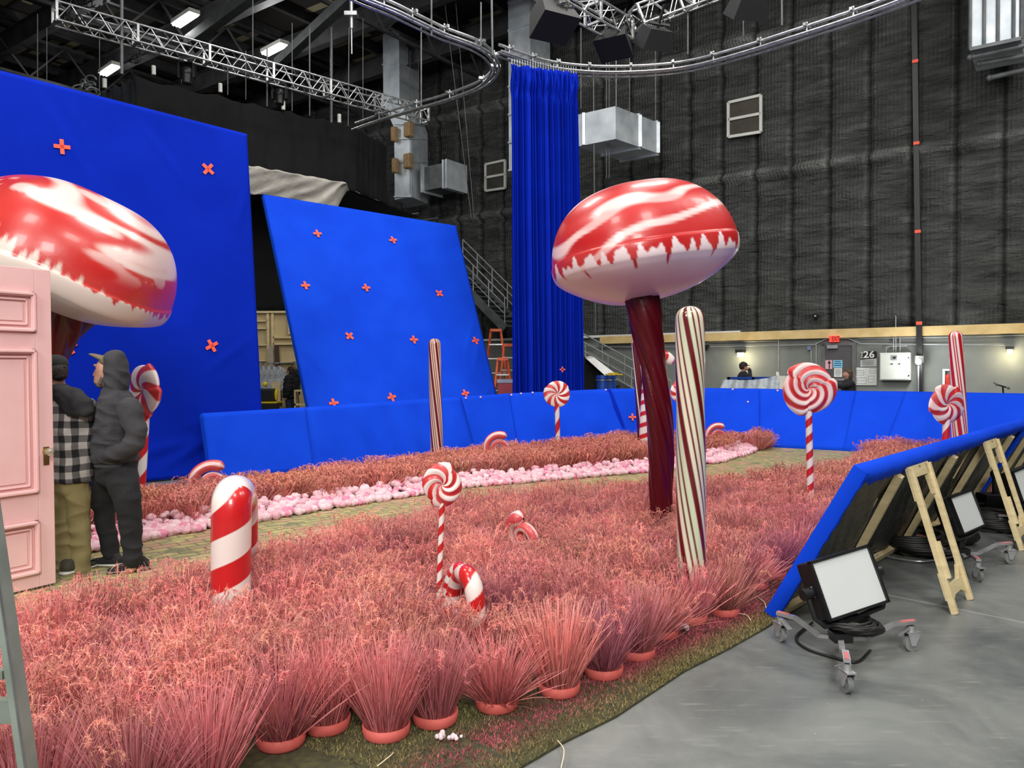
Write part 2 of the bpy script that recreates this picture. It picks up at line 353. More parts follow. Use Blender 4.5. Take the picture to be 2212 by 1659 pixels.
MBEAM=pm('dark_roof_steel',(52,52,54),.5,.2,c2=(74,74,76),vs=2)
def ibeam(p,q,w,h,nm,lab,grp,t=.03):
    m=MB(); p=np.array(p); q=np.array(q); z=np.array([0,0,1.])
    m.bar(p+z*(h/2-t/2),q+z*(h/2-t/2),w,t); m.bar(p-z*(h/2-t/2),q-z*(h/2-t/2),w,t); m.bar(p,q,t,h-2*t)
    o=m.build(nm,MBEAM); tag(o,lab,'roof beam',grp)
    return o
ORD=['first','second','third','fourth','fifth','sixth','seventh','eighth','ninth','tenth','eleventh','twelfth','13th','14th','15th','16th','17th','18th','19th','20th','21st','22nd','23rd','24th','25th','26th','27th','28th','29th','30th','31st','32nd','33rd']
for i in range(8):   # main girders, parallel to the back wall
    off=1.6+i*3.1
    ibeam(wp(-25,off,13.2),wp(8,off,13.2),.3,.75,'roof_girder',ORD[i]+' dark roof girder out from the padded back wall','roof girders')
for i in range(12):  # joists across them
    t=-24+i*2.0
    ibeam(wp(t,.3,13.78),wp(t,24,13.78),.16,.35,'roof_joist',ORD[i]+' dark roof joist from the left, crossing above the girders','roof joists')
def opentruss(t,z0=12.2,z1=13.6,n=10):
    m=MB(); A=wp(t,.4,z0); B=wp(t,25,z0); 
    m.bar(A,B,.1,.1); m.bar(A+[0,0,z1-z0],B+[0,0,z1-z0],.1,.1)
    for k in range(n):
        a=A+(B-A)*k/n; b=A+(B-A)*(k+.5)/n+np.array([0,0,z1-z0]); c=A+(B-A)*(k+1)/n
        m.bar(a,b,.06,.06); m.bar(b,c,.06,.06)
    tag(m.build('roof_truss',MBEAM),ORD[[-21,-14.5,-8,-1.5].index(t)]+' from the left of the dark zigzag braced roof trusses','roof truss','open roof trusses')
for t in (-21,-14.5,-8,-1.5): opentruss(t)
m=MB()
# pale diagonal pipe girder
p0=G(512,12,12.2); p1=G(300,152,12.2)
lb=MB(); lb.bar(G(560,-22,11.6),G(405,92,11.6),.26,.3); tag(lb.build('roof_beam',M['darkgalv']),'grey steel beam slanting above the long truss beside the upper strip light','roof beam')
lb=MB(); lb.bar(G(760,-10,11.6),G(600,138,11.6),.26,.3); tag(lb.build('roof_beam',M['darkgalv']),'grey steel beam slanting right of the second strip light','roof beam')
# strip lights
MLAMP=em('lit_tube',(255,252,240),14)
for (x,y,z,lab) in ((400,43,12.3,'long lit strip light high in the roof, nearest the top of the photo'),(593,107,12.3,'lit strip light under the roof right of and below the brightest one'),(237,152,12.3,'lit strip light just above the left blue screen')):
    c=G(x,y,z); t=thing('strip_light',lab,'ceiling light',c,'high bay strip lights'); h=MB(); d=nrm(WD*.9+WN*.1); 
    h.obox(c+[0,0,.08],d,np.cross(d,[0,0,1]),(0,0,1),.62,.17,.06).build('housing',M['offwhite'],t)
    k=MB()
    for s in (-1,0,1): k.cyl(c+np.cross(d,[0,0,1])*.1*s-d*.58,c+np.cross(d,[0,0,1])*.1*s+d*.58,.045)
    k.build('tube',MLAMP,t)
    l=bpy.data.lights.new('strip_lamp','POINT'); l.energy=140; l.shadow_soft_size=.3; lo=bpy.data.objects.new('strip_lamp',l); C.objects.link(lo); lo.location=[float(v) for v in (c-[0,0,.3])]
# ------------------------------------------------------------------ lower wall fittings
UP=np.array([0,0,1.])
def wbox(mb,x0,y0,x1,y1,th,off=0.):   # box on the lower wall between two pixels
    a=W((x0+x1)/2,(y0+y1)/2); z0=W((x0+x1)/2,y1)[2]; z1=W((x0+x1)/2,y0)[2]; t0=wt(W(x0,(y0+y1)/2)); t1=wt(W(x1,(y0+y1)/2))
    mb.obox(wp((t0+t1)/2,off+th/2,(z0+z1)/2),WD,WN,UP,abs(t1-t0)/2,th/2,abs(z1-z0)/2); return mb
t0=wt(W(1300,720)); bm=MB().obox(wp((t0+14)/2,.10,2.53),WD,WN,UP,(14-t0)/2,.05,.125).build('timber_beam',M['pine'],bevel=.008)
bt=thing('warning_beam','long yellow pine beam with red stencilled warning fixed along the grey wall','beam',wp(5,.08,2.4)); bm.parent=bt; bm.location=np.array(bm.location)-wloc(bt)
c=W(1926,718,.14); c2=np.array([c[0],c[1],2.585]); text('lettering','NOT A WEIGHT BEARING BEAM',.105,c2,WD,UP,M['redtext'],bt,width=1.0,bold=.003)
text('lettering','DO NOT TIE OFF',.14,c2-UP*.125,WD,UP,M['redtext'],bt,width=.92,bold=.004)
# white ledge further left on the wall
o=MB().obox(wp(-4.5,.08,2.66),WD,WN,UP,6,.06,.04).build('trim_2',M['white']); tag(o,kind='structure')
o=MB().obox(wp(3,.03,.12),WD,WN,UP,12,.03,.12).build('baseboard_back',pm('grey_plinth',(84,88,86),.7)); tag(o,kind='structure')
# door with frame
MDOOR=pm('charcoal_grey_door',(76,74,76),.5,c2=(84,82,84)); dr=thing('door_1',None,None,W(1812,800)*[1,1,0]); tag(dr,kind='structure')
wbox(MB(),1784,747,1842,905,.04,.02).build('door_leaf',MDOOR,dr)
k=MB(); wbox(k,1776,740,1784,905,.09); wbox(k,1842,740,1850,905,.09); wbox(k,1776,740,1850,747,.09); k.build('door_frame',pm('dark_frame',(92,92,92),.5),dr)
wbox(MB(),1789,745.5,1812,753,.1,.06).build('door_closer',M['steel'],dr)
wbox(MB(),1787,818,1838,822,.06,.06).build('push_bar',M['steel'],dr)
def paper(nm,lab,x0,y0,x1,y1,c,rows=0,inkc=None,cat='notice',seed=1,grp=None,off=.07):
    t=thing(nm,lab,cat,W((x0+x1)/2,y1,off),grp); wbox(MB(),x0,y0,x1,y1,.006,off).build('sheet',pm(nm+'_paper',c,.8,c2=[v*.97 for v in c]),t)
    if rows:
        k=MB(); rr=random.Random(seed)
        for i in range(rows):
            yy=y0+(y1-y0)*(.14+.78*i/rows); w=(x1-x0)*(.6+.25*rr.random()); wbox(k,(x0+x1)/2-w/2,yy,(x0+x1)/2+w/2,yy+(y1-y0)*.3/rows,.003,off+.006)
        k.build('printed_lines',inkc or M['greytxt'],t)
    return t
t=paper('direction_sign','pink paper sign with an up arrow taped to the charcoal door',1784,778,1799,797,(236,180,190),off=.06)
ax=W(1791.5,788,.07); k=MB(); k.obox(ax-UP*.03,WD,WN,UP,.012,.002,.08); k.prism([ax+UP*.12,ax+UP*.04-WD*.05,ax+UP*.04+WD*.05],WN*.003); k.build('arrow',M['blacktxt'],t)
paper('safety_notice','light blue notice with three small figures on the charcoal door',1801,778,1821,794,(130,200,232),3,pm('navy_ink',(20,60,110),.7),off=.06)
paper('door_notice','white printed notice below the blue one on the charcoal door',1803,795,1820,814,(232,234,232),7,seed=3,off=.06)
# stage number sign
t=thing('stage_sign','black sign reading 26 above small grey print on the grey wall','sign',W(1876,790,.03))
wbox(MB(),1859,775,1894,792,.01,.01).build('grey_board',pm('pale_grey_card',(176,178,178),.7),t)
A=[W(1859,759,.03),W(1894,759,.03),W(1894,772,.03),W(1859,777,.03)]; MB().prism(A,WN*.006).build('black_board',M['blacktxt'],t)
c=W(1877,766.5,.05); text('number','26',.26,c,WD,UP,M['white'],t,width=.28,bold=.006)
text('lettering','STAGE',.07,W(1861.8,767,.05),UP,-WD,M['white'],t,width=.19,bold=.001)
k=MB()
for i in range(5): wbox(k,1862,778+i*2.5,1890-(i%2)*3,779+i*2.5,.003,.022)
k.build('printed_lines',M['greytxt'],t)
t=paper('floor_plan','large white drawing sheets pinned below the number sign',1847,794,1894,832,(214,218,214),0,off=.01)
k=MB()
for (a,b_,c,d) in ((1879,796,1892,806),(1850,800,1866,810),(1851,816,1872,828),(1876,812,1888,826)):
    for e in ((a,b_,c,b_+.5),(a,d,c,d+.5),(a,b_,a+.5,d),(c,b_,c+.5,d),(a,(b_+d)/2,c,(b_+d)/2+.4)): wbox(k,*e,.002,.018)
k.build('drawn_lines',M['greytxt'],t)
# exit sign
t=thing('exit_sign','lit red EXIT sign over the charcoal door','exit sign',W(1805,737,.2))
wbox(MB(),1795,726,1816,739,.05,.16).build('sign_box',em('exit_red',(255,70,55),.9),t); text('lettering','EXIT',.17,W(1805.5,732,.22),WD,UP,pm('dark_red_letter',(120,8,8),.6),t,width=.2,bold=.004)
# electrical cabinet
t=thing('electrical_cabinet','large off-white electrical cabinet with small display on the grey wall','cabinet',W(1937,821,.03))
wbox(MB(),1904,762,1970,821,.25,.01).build('cabinet_body',M['offwhite'],t,bevel=.01)
wbox(MB(),1906,765,1968,819,.02,.26).build('cabinet_door',M['offwhite'],t,bevel=.006)
k=wbox(MB(),1931,768,1942,778,.03,.28).build('display',M['steel'],t); wbox(MB(),1933.5,770.5,1939.5,775,.01,.31).build('screen',M['black'],k)
for (x,y) in ((1927,786),(1943,786),(1963,773),(1963,811)): k=MB(); k.cyl(W(x,y,.28),W(x,y,.31),.02); k.build('lock',M['black'],t)
# fire extinguisher cabinet
t=thing('extinguisher_cabinet','white framed fire extinguisher cabinet beside the leaning striped pole','cabinet',W(2048,838,.03))
k=MB(); wbox(k,2037,797,2042,838,.1); wbox(k,2056,797,2061,838,.1); wbox(k,2037,797,2061,801,.1); wbox(k,2037,834,2061,838,.1); k.build('frame',M['white'],t)
wbox(MB(),2042,801,2056,834,.02,.01).build('back_panel',M['darkgalv'],t)
k=MB(); c=W(2049,822,.08); k.cyl(c-UP*.2,c+UP*.1,.07); k.sph(c+UP*.1,.07); k.build('extinguisher',M['red'],t)
# conduits
def conduit(pts,lab,off=.06,r=.018):
    k=MB(); k.tube([W(x,y,off) for x,y in pts],r); tag(k.build('conduit',M['rail']),lab,'conduit',None)
conduit([(1255,749),(1400,750),(1550,749),(1762,744.5),(1768,740),(1790,730),(1796,731)],'grey conduit line rising to the left side of the EXIT sign')
conduit([(1816,731),(1832,731),(1860,743),(2170,745.5)],'grey conduit running from the EXIT sign above the cabinet towards the right wall lamp')
conduit([(1816,727),(1838,725),(1858,731),(2100,728),(2240,723)],'upper grey conduit running right from the EXIT sign')
conduit([(1530,739),(1680,737)],'upper conduit under the pine beam left of the wall lamp')
conduit([(1682,728),(1682,804)],'vertical conduit ending at the white socket box')
conduit([(1763,740),(1763,800)],'vertical conduit just left of the charcoal door')
conduit([(1914,762),(1915,752),(1922,748),(1960,747)],'bent conduit entering the top of the electrical cabinet')
for i,x in enumerate((1930,1935,1944)): conduit([(x,728-(60 if i==1 else 0)),(x,762)],['left short pipe above the electrical cabinet','tall vertical pipe rising past the beam over the cabinet','right short pipe above the electrical cabinet'][i])
k=wbox(MB(),1678,803,1684,811,.05,.02).build('socket_box',M['white']); tag(k,'small white socket box on the grey wall under a vertical conduit','socket')
k=wbox(MB(),1745,748,1753,756,.06,.02).build('junction_box',pm('blue_grey_box',(105,118,150),.5)); tag(k,'small blue-grey box on the wall left of the door','junction box')
conduit([(1752,756),(1753,800)],'thin vertical cable dropping from the blue-grey box')
# wall lamps
def wall_lamp(x,y,lab,w=14,h=26,pw=60,col=(255,236,180),st=12):
    t=thing('wall_lamp',lab,'wall lamp',W(x,y,.1)); k=MB(); wbox(k,x-w*.6,y-h*.75,x+w*.6,y-h*.5,.25,.02); k.build('hood',M['black'],t)
    wbox(MB(),x-w*.4,y-h*.5,x+w*.4,y-h*.15,.12,.06).build('lens',em('warm_lens',col,st),t)
    l=bpy.data.lights.new('wall_lamp_bulb','POINT'); l.energy=pw; l.color=(1,.85,.55); l.shadow_soft_size=.1; o=bpy.data.objects.new('wall_lamp_bulb',l); C.objects.link(o); o.location=[float(v) for v in W(x,y+h*.1,.35)]
wall_lamp(1603,775,'lit warm wall lamp above the man in the black cap',pw=22)
wall_lamp(2182,768,'lit warm wall lamp at the far right of the grey wall',pw=22)
t=thing('bare_work_light','bright bare work light on a thin stand left of the extinguisher cabinet','work light',W(1985,840,.6)*[1,1,0])
k=MB(); a=W(1984,782,.6); k.cyl(a*[1,1,0],a-UP*.1,.02); k.build('stand',M['rail'],t); k=MB(); k.sph(a,.07); k.build('bulb',em('white_bulb',(255,255,245),40),t)
MB().box(*(lambda c:(c-[.1,.03,.02],c+[.1,.03,.16]))(a+WN*-.14)).build('reflector',M['steel'],t)
l=bpy.data.lights.new('work_bulb','POINT'); l.energy=50; l.shadow_soft_size=.1; o=bpy.data.objects.new('work_bulb',l); C.objects.link(o); o.location=[float(v) for v in a+WN*.2]
# black lamp head over the pipe at 1380
t=thing('spot_lamp','small black lamp head on the conduit left of the wall lamp','lamp',W(1529,745,.1)); k=MB(); c=W(1529,748,.15); k.cyl(c,c+WN*.25-UP*.05,.06,.09); k.build('lamp_head',M['black'],t)
# security camera on insulation
t=thing('security_camera','small round security camera on the padded black wall','camera',W(1762,683,.15)); k=MB(); c=W(1762,683,.1); k.sph(c,.08); k.build('dome',M['black'],t); k=MB(); k.sph(c+WN*.07,.03); k.build('lens',M['steel'],t)
# vertical dark cable bundle with orange tape marks
t=thing('cable_post','black vertical post with small orange tape marks in front of the padded wall','post',W(1985,900,.3)*[1,1,0])
A=W(1974,-60,.25); B=W(1990,1000,.25); MB().bar(A,B,.13,.1,up=WN).build('post_tube',M['black'],t)
for i,y in enumerate((132,309,500,698)):
    s=(y+60)/1060; c=A+(B-A)*s; x=W(1974+16*s,y,.32); MB().obox(x,WD,WN,UP,.07,.01,.04).build('tape_mark',M['orange'],t)
# wall louvres
def louvre(x0,x1,yt0,yb0,yt1,yb1,lab):
    A,B,Cc,Dd=W(x0,yb0,.12),W(x1,yb1,.12),W(x1,yt1,.12),W(x0,yt0,.12); t=thing('wall_vent',lab,'vent',(A+B)/2,'framed wall vents')
    MB().prism([A,B,Cc,Dd],WN*.04).build('panel',pm('brown_mesh',(56,52,44),.7,c2=(66,62,52)),t); k=MB()
    for p,q in ((A,B),(B,Cc),(Cc,Dd),(Dd,A),((A+Dd)/2,(B+Cc)/2)): k.bar(p+WN*.05,q+WN*.05,.08,.08,up=WN)
    k.build('frame',M['offwhite'],t)
louvre(1575,1645,223,297,207,286,'framed brown wall vent right of the big galvanised duct')
louvre(1051,1093,356,413,347,407,'smaller framed brown wall vent left of the blue curtain')
# ------------------------------------------------------------------ blue screens
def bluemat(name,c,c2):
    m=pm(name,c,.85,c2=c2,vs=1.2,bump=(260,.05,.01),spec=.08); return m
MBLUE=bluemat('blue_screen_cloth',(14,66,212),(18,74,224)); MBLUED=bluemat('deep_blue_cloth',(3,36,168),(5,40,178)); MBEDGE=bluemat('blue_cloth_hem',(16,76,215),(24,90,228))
MTAPE=M['orange']
SURF={}
def screen(name,lab,cat,TL,TR,BR,BL,mat,th=.06,nu=60,nv=60,wr=.012,group=None,seed=0,folds=()):
    TL,TR,BR,BL=[np.array(v,dtype=float) for v in (TL,TR,BR,BL)]
    n=nrm(np.cross(BR-BL,TL-BL)); 
    if n[1]>0: n=-n
    t=thing(name,lab,cat,(BL+BR)/2*[1,1,0],group)
    u=np.linspace(0,1,nu)[:,None,None]; v=np.linspace(0,1,nv)[None,:,None]
    P=(BL*(1-u)+BR*u)*(1-v)+(TL*(1-u)+TR*u)*v
    Hh=nza(P*np.array([1,1,1]),.9,seed)*wr
    Hh+=wr*.5*nza(np.stack([P[...,0]*2.2+P[...,2]*1.6,P[...,2]*.5,P[...,1]*0],-1),1.,seed+3)
    U=u[...,0];Vv=v[...,0]
    for (u0,v0,du,dv,w,a) in folds:   # straight crease rays: start, direction, width, amplitude
        L=math.hypot(du,dv); s=((U-u0)*du+(Vv-v0)*dv)/L/L; dd=((U-u0)*dv-(Vv-v0)*du)/L
        Hh=Hh+a*np.exp(-(dd/w)**2)*np.clip(1-np.abs(s-.5)*2,0,1)**.7
    Hh=np.clip(Hh,-.03,.2)*np.minimum(1,np.minimum(np.minimum(U,1-U),np.minimum(Vv,1-Vv))*25)
    P=P+n*Hh[...,None]
    surf('cloth_face',P,mat,t,thick=.02)
    k=MB(); b=n*-th; e=n*-.055
    k.prism([BL+e,BR+e,TR+e,TL+e],b); k.build('frame_wrap',MBEDGE if mat is MBLUE else mat,t)
    SURF[id(n)]=P.reshape(-1,3); return t,n,(TL,TR,BR,BL)
def planept(px,py,Q,n,off=.012):
    S=SURF.get(id(n))
    if S is not None:
        v=S-EYE; z=v@_f; e=(CX+FPX*(v@_r)/z-px)**2+(CY-FPX*(v@_u)/z-py)**2; k=np.argsort(e)[:4]; w=1/(e[k]+1e-3); Yd=(S[k,1]*w).sum()/w.sum(); d=ray(px,py); return EYE+d*(Yd/d[1])+n*off
    d=ray(px,py); tt=np.dot(Q-EYE,n)/np.dot(d,n); return EYE+d*tt+n*off
def cross(t,Q,n,px,py,s=.16,rot=.0,w=.05):
    c=planept(px,py,Q,n,.03); x=nrm(np.cross((0,0,1),n)); y=np.cross(n,x); k=MB()
    for a in (rot,rot+math.pi/2): d=x*math.cos(a)+y*math.sin(a); k.obox(c,d,np.cross(n,d),n,s,w/2,.004)
    o=k.build('tape_cross',MTAPE,t); return o
# big left screen
YA=lambda x: 1/(1/10.04+(x/533.)*(1/12.3-1/10.04))
def LS(x,y): return D(x,y,YA(x))
TL=LS(-180,106); TR=D(533,290,12.3); BL=D(-160,1195,9.35); BR=D(572,1020,12.15)
BL[2]=BR[2]=.02
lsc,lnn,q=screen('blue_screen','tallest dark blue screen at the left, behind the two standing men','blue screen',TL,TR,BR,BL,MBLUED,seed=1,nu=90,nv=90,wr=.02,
  folds=((.30,.98,.16,-.22,.008,.03),(.34,.98,.14,-.20,.01,-.03),(.60,.97,.16,-.16,.008,.025),(.65,.97,.12,-.14,.008,-.02),(.99,.85,-.05,-.15,.01,.03),(.62,.02,.3,.14,.014,.05),(.72,.02,.26,.08,.012,.04),(.5,.06,.3,.05,.012,.03),(.99,.4,-.2,-.12,.01,.02)))
for (x,y,r) in ((133,318,.05),(448,366,.9),(149,750,.5),(456,747,.5)): cross(lsc,q[2],lnn,x,y,.10,r,.05)
# centre tilted screen
TL=D(568,420,17.2); TR=D(985,488,19.6); BR=D(1085,905,17.6); BL=D(678,940,15.0); 
csc,cnn,q=screen('blue_screen','bright blue slanted screen with rows of orange crosses, left of the blue curtain','blue screen',TL,TR,BR,BL,MBLUE,seed=2,nu=80,nv=70,wr=.02,
  folds=((.02,.95,.12,-.14,.008,.03),(.02,.7,.10,-.16,.008,.02),(.02,.35,.12,-.16,.008,.03),(.02,.3,.10,-.12,.008,-.03),(.03,.08,.2,-.04,.01,.03),(.98,.5,-.12,-.2,.01,.03),(.98,.4,-.1,-.2,.008,.025),(.97,.15,-.1,-.1,.01,.03),(.1,.44,.8,-.06,.008,.015)))
for (x,y,r) in ((685,506,.1),(848,520,.2),(659,618,.1),(790,623,.1),(948,635,.8),(754,727,.8),(893,735,0),(1026,737,.2),(720,872,.1),(845,859,.2),(1004,851,.2)): cross(csc,q[2],cnn,x,y,.10,r,.055)
# low blue wall, slanted boards in a row
LWP=[(436,893,455,11.3,11.1),(660,880,678,12.5,12.2),(996,857,1028,15.0,14.6),(1100,850,1118,15.7,15.3),(1319,840,1362,16.4,15.9),(1500,838,1520,16.5,15.9),(1640,840,1640,16.1,15.4),(1850,845,1822,15.2,14.55),(1957,846,1905,14.8,14.2),(2240,851,2200,13.6,13.0)]
labs=['leftmost long low blue panel in front of the tall dark blue screen','low blue panel below the slanted blue screen, left of the twisted pole','low blue panel right of the thin diagonal seam','low blue panel behind the small round lollipop','low blue panel behind the dark red mushroom stem','low blue panel behind the cream fluted pole','low blue panel behind the large round lollipop, left half','narrow low blue panel right of the large lollipop','rightmost low blue panel behind the leaning striped pole']
lw_things=[]
for i in range(len(LWP)-1):
    a,b=LWP[i],LWP[i+1]; TLp=D(a[0],a[1],a[3]); TRp=D(b[0],b[1],b[3]); BLp=D(a[2],900,a[4]); BRp=D(b[2],900,b[4]); BLp[2]=BRp[2]=.01
    t,n,q=screen('low_blue_panel',labs[i],'blue screen',TLp,TRp,BRp,BLp,MBLUE,nu=30,nv=14,wr=.006,seed=5+i,group='low blue panels ringing the set')
    lw_things.append((t,n,q))
def lwcross(i,x,y,s=.06,r=.2): t,n,q=lw_things[i]; cross(t,q[2],n,x,y,s,r,.04)
lwcross(4,1366,902,.08,0)
MPK=pm('pink_paper_tape',(235,180,200),.7); MPK.name='pink_tape'
for (i,x,y) in ((2,1005,860),(2,1037,858),(3,1104,853),(3,1125,850),(3,1150,848),(4,1260,845),(4,1282,844),(5,1308,843) if False else (3,1308,842),(5,1583,841),(5,1616,868),(6,1680,844)):
    t,n,q=lw_things[i]; c=planept(x,y+1,q[2],n,.02); MB().sph(c,.022).build('pink_dot',MPK,t)
# fold seam lines
for (i,x0,y0,x1,y1,w) in ((3,1313,842,1348,925,.10),(7,1880,848,1898,950,.03),(7,1958,848,1915,950,.04)):
    t,n,q=lw_things[i]; a=planept(x0,y0,q[2],n,.012); b=planept(x1,y1,q[2],n,.012); MB().bar(a,b,w,.008,up=n).build('cloth_flap',MBLUED,t)
# ------------------------------------------------------------------ hanging curtain
xs=np.linspace(0,1,420); zs_=np.linspace(0,1,70); A=D(1103,140,17.3); B=D(1247,158,17.9); zb=D(1180,856,17.2)[2]
t=thing('blue_curtain','tall gathered deep blue curtain hanging from the curved track, left of the right mushroom','curtain',D(1180,856,17.2)*[1,1,0]+[0,0,zb])
P=np.zeros((420,70,3)); cn=nrm(np.cross(B-A,(0,0,1)))
if cn[1]>0: cn=-cn
ph=np.cumsum(1+.6*np.sin(np.arange(420)*.11)+.35*np.sin(np.arange(420)*.043+1)); ph=ph/ph[-1]
for j,v in enumerate(zs_):
    wd_=1+.06*v; base=A+(B-A)*(.0+xs[:,None]*wd_); base[:,2]=A[2]+(B[2]-A[2])*xs; top=base[:,2].copy()
    amp=.08+.03*v; fold=amp*np.sin(ph*2*math.pi*17+.9*np.sin(v*3+xs*6)*v)+.05*np.sin(ph*2*math.pi*5+v*1.3)
    if v<.09: fold=fold*.6+.07*np.sin(ph*2*math.pi*31+v*60)*math.sin(v/.09*math.pi)
    base[:,2]=top*(1-v)+zb*v; P[:,j]=base+cn*fold[:,None]
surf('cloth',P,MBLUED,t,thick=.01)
k=MB()
for i in range(26):
    a=A+(B-A)*(i+.5)/26; k.cyl(a+[0,0,-.02],a+[0,0,.14],.008,n=6)
k.build('curtain_hooks',M['steel'],t)
MB().obox(D(1215,798,16.9),(1,0,0),(0,0,1),(0,1,0),.06,.015,.004).obox(D(1215,798,16.9),(0,0,1),(1,0,0),(0,1,0),.06,.015,.004).build('tape_cross',MTAPE,t)
# curved curtain track
def track(pts,lab,z=8.62):
    base=bez([G(x,y,z) for x,y in pts],80); base[:,2]=z; T=np.gradient(base,axis=0); T/=np.linalg.norm(T,axis=1)[:,None]; S=np.stack([T[:,1],-T[:,0],T[:,2]*0],-1)
    t=thing('curtain_track',lab,'curtain track',base[40])
    for nm,dz,ds,r in (('upper_tube',.16,.0,.035),('lower_rail',0,.07,.03),('lower_rail',0,-.03,.03),('lower_rail',-.05,-.12,.025)):
        k=MB(); k.tube([p+s*ds+[0,0,dz] for p,s in zip(base,S)],r,8); k.build(nm,M['steel'],t)
    for i in range(3,len(base)-2,7):
        k=MB(); p=base[i]; k.cyl(p-[0,0,.02],p+[0,0,.24],.02); k.obox(p+[0,0,.16],S[i],T[i],(0,0,1),.13,.03,.03); k.build('clamp',M['steel'],t)
    return base
track([(760,-14),(790,0),(850,24),(900,48),(960,76),(1030,102),(1062,125),(1072,146),(1062,168),(1030,192),(960,218),(900,235),(830,256),(768,278)],'curved silver curtain track looping round at the upper middle left of the curtain')
track([(1078,112),(1130,130),(1180,145),(1240,154),(1320,158),(1420,154),(1500,143),(1600,117),(1700,86),(1800,54),(1900,20),(1990,-14)],'curved silver curtain track sweeping from the blue curtain to the upper right')
RI=[0]
def ropes(x,y0,y1,Y,r,lab,mat=None,dx=0):
    lab=lab%ORD[RI[0]]; RI[0]+=1
    k=MB(); k.tube([D(x,y0,Y),D(x+dx,y1,Y)],r,6); tag(k.build('hanging_cable',mat or M['darkgalv']),lab,'cable','thin vertical cables and rods hanging from the roof')
GL='%s from the left of the thin cables and rods hanging from the roof'
for (x,y0,y1,Y,r,dx) in sorted(((81,30,190,19,.012,0),(101,60,195,20,.012,0),(263,-20,160,17,.04,0),(215,60,200,19,.012,0),(546,-20,128,18.5,.012,0),(577,105,230,20,.02,0),(631,50,240,20,.012,0),(669,60,250,21,.02,0),(716,60,265,22,.04,0),(754,60,272,21,.014,-2),(492,125,205,20,.014,0),(531,110,215,20,.012,0),
  (784,40,255,22,.01,0),(910,60,230,20.5,.02,0),(932,0,78,16,.02,0),(886,110,420,27,.012,0),(904,130,415,27,.012,4),(1039,5,100,16.8,.018,0),(1062,-10,120,17.2,.025,2),(1255,60,235,20,.012,0),(1331,90,230,20,.02,0),(1360,100,245,21,.012,0),(1310,135,385,22,.014,0),(1316,135,385,22,.014,0),(1416,95,262,21,.012,0),(1486,10,118,17.5,.016,0),(1606,20,80,16.8,.016,0),(1689,-5,55,16.2,.02,0),(960,0,470,24,.01,58),(984,0,470,24,.01,40),(1282,150,720,22,.02,4))):
    ropes(x,y0,y1,Y,r,GL,dx=dx)
# ------------------------------------------------------------------ box trusses
def boxtruss(name,lab,A,B,s,n,cat='truss',grp=None,brk=6):
    A=np.array(A,dtype=float);B=np.array(B,dtype=float); d=nrm(B-A); side=nrm(np.cross(d,(0,0,1))); up=np.cross(side,d)
    t=thing(name,lab,cat,A,grp); co=[(i,j) for i in (-1,1) for j in (-1,1)]
    for i,j in co: MB().cyl(A+side*s/2*i+up*s/2*j,B+side*s/2*i+up*s/2*j,.026,n=8).build('chord',M['steel'],t)
    for face in range(4):
        k=MB(); L=np.linalg.norm(B-A)
        (i0,j0),(i1,j1)=[((-1,-1),(1,-1)),((1,-1),(1,1)),((1,1),(-1,1)),((-1,1),(-1,-1))][face]
        for q in range(n):
            a=A+d*L*q/n; b=A+d*L*(q+1)/n; p0=a+side*s/2*i0+up*s/2*j0; p1=b+side*s/2*i1+up*s/2*j1
            if q%2: p0=a+side*s/2*i1+up*s/2*j1; p1=b+side*s/2*i0+up*s/2*j0
            k.cyl(p0,p1,.013,n=6,caps=False)
        k.build('lattice',M['steel'],t)
    for q in range(0,n+1,brk):
        a=A+d*np.linalg.norm(B-A)*q/n; k=MB()
        for (i0,j0),(i1,j1) in (((-1,-1),(1,-1)),((1,-1),(1,1)),((1,1),(-1,1)),((-1,1),(-1,-1))): k.bar(a+side*s/2*i0+up*s/2*j0,a+side*s/2*i1+up*s/2*j1,.05,.05,up=d)
        k.build('end_frame',M['steel'],t)
    return t
A=D(118,28,16.2); B=D(918,250,22.5)
boxtruss('box_truss','long silver box truss slanting across the upper left',A,B,.38,36)
boxtruss('box_truss','short silver box truss end pointing down at the top, left of the pair',D(1205,-14,15.5),D(1350,68,17.2),.42,8,brk=4)
boxtruss('box_truss','short silver box truss end at the top, right of the pair',D(1375,38,17.0),D(1560,-30,17.6),.42,7,brk=4)
def coil(name,lab,c,n,r,mat,seed=0,rt=.012):
    rr=random.Random(seed); k=MB()
    for i in range(n):
        ax=nrm([rr.gauss(0,1),rr.gauss(0,1),rr.gauss(0,.5)]); a,b=frame(ax); q=r*rr.uniform(.5,1); cc=np.array(c)+np.array([rr.gauss(0,r*.4),rr.gauss(0,r*.3),rr.gauss(0,r*.25)])
        k.tube([cc+(a*math.cos(u)+b*math.sin(u)*.7)*q for u in np.linspace(0,5.5,16)],rt,5)
    return tag(k.build(name,mat),lab,'cable')
coil('cable_bundle','tangle of black cables tied on the left end of the long truss',D(165,42,16.4),9,.22,M['rubber'],1)
coil('cable_bundle','black cables looped over the tip of the left truss at the top',D(1345,55,17),9,.28,M['rubber'],2)
coil('cable_bundle','black cables on the end of the right truss at the top',D(1415,48,17),9,.28,M['rubber'],3)
coil('cable_bundle','cables curled above the black box lamp near the top',D(1205,20,15.5),7,.25,M['rubber'],4)
coil('cable_bundle','coiled cable hanging high above the left part of the long truss',D(185,-4,17),6,.3,M['rubber'],5)
coil('cable_bundle','small cable loops hanging under the long truss, upper left',D(292,122,17.5),6,.16,M['rubber'],6)
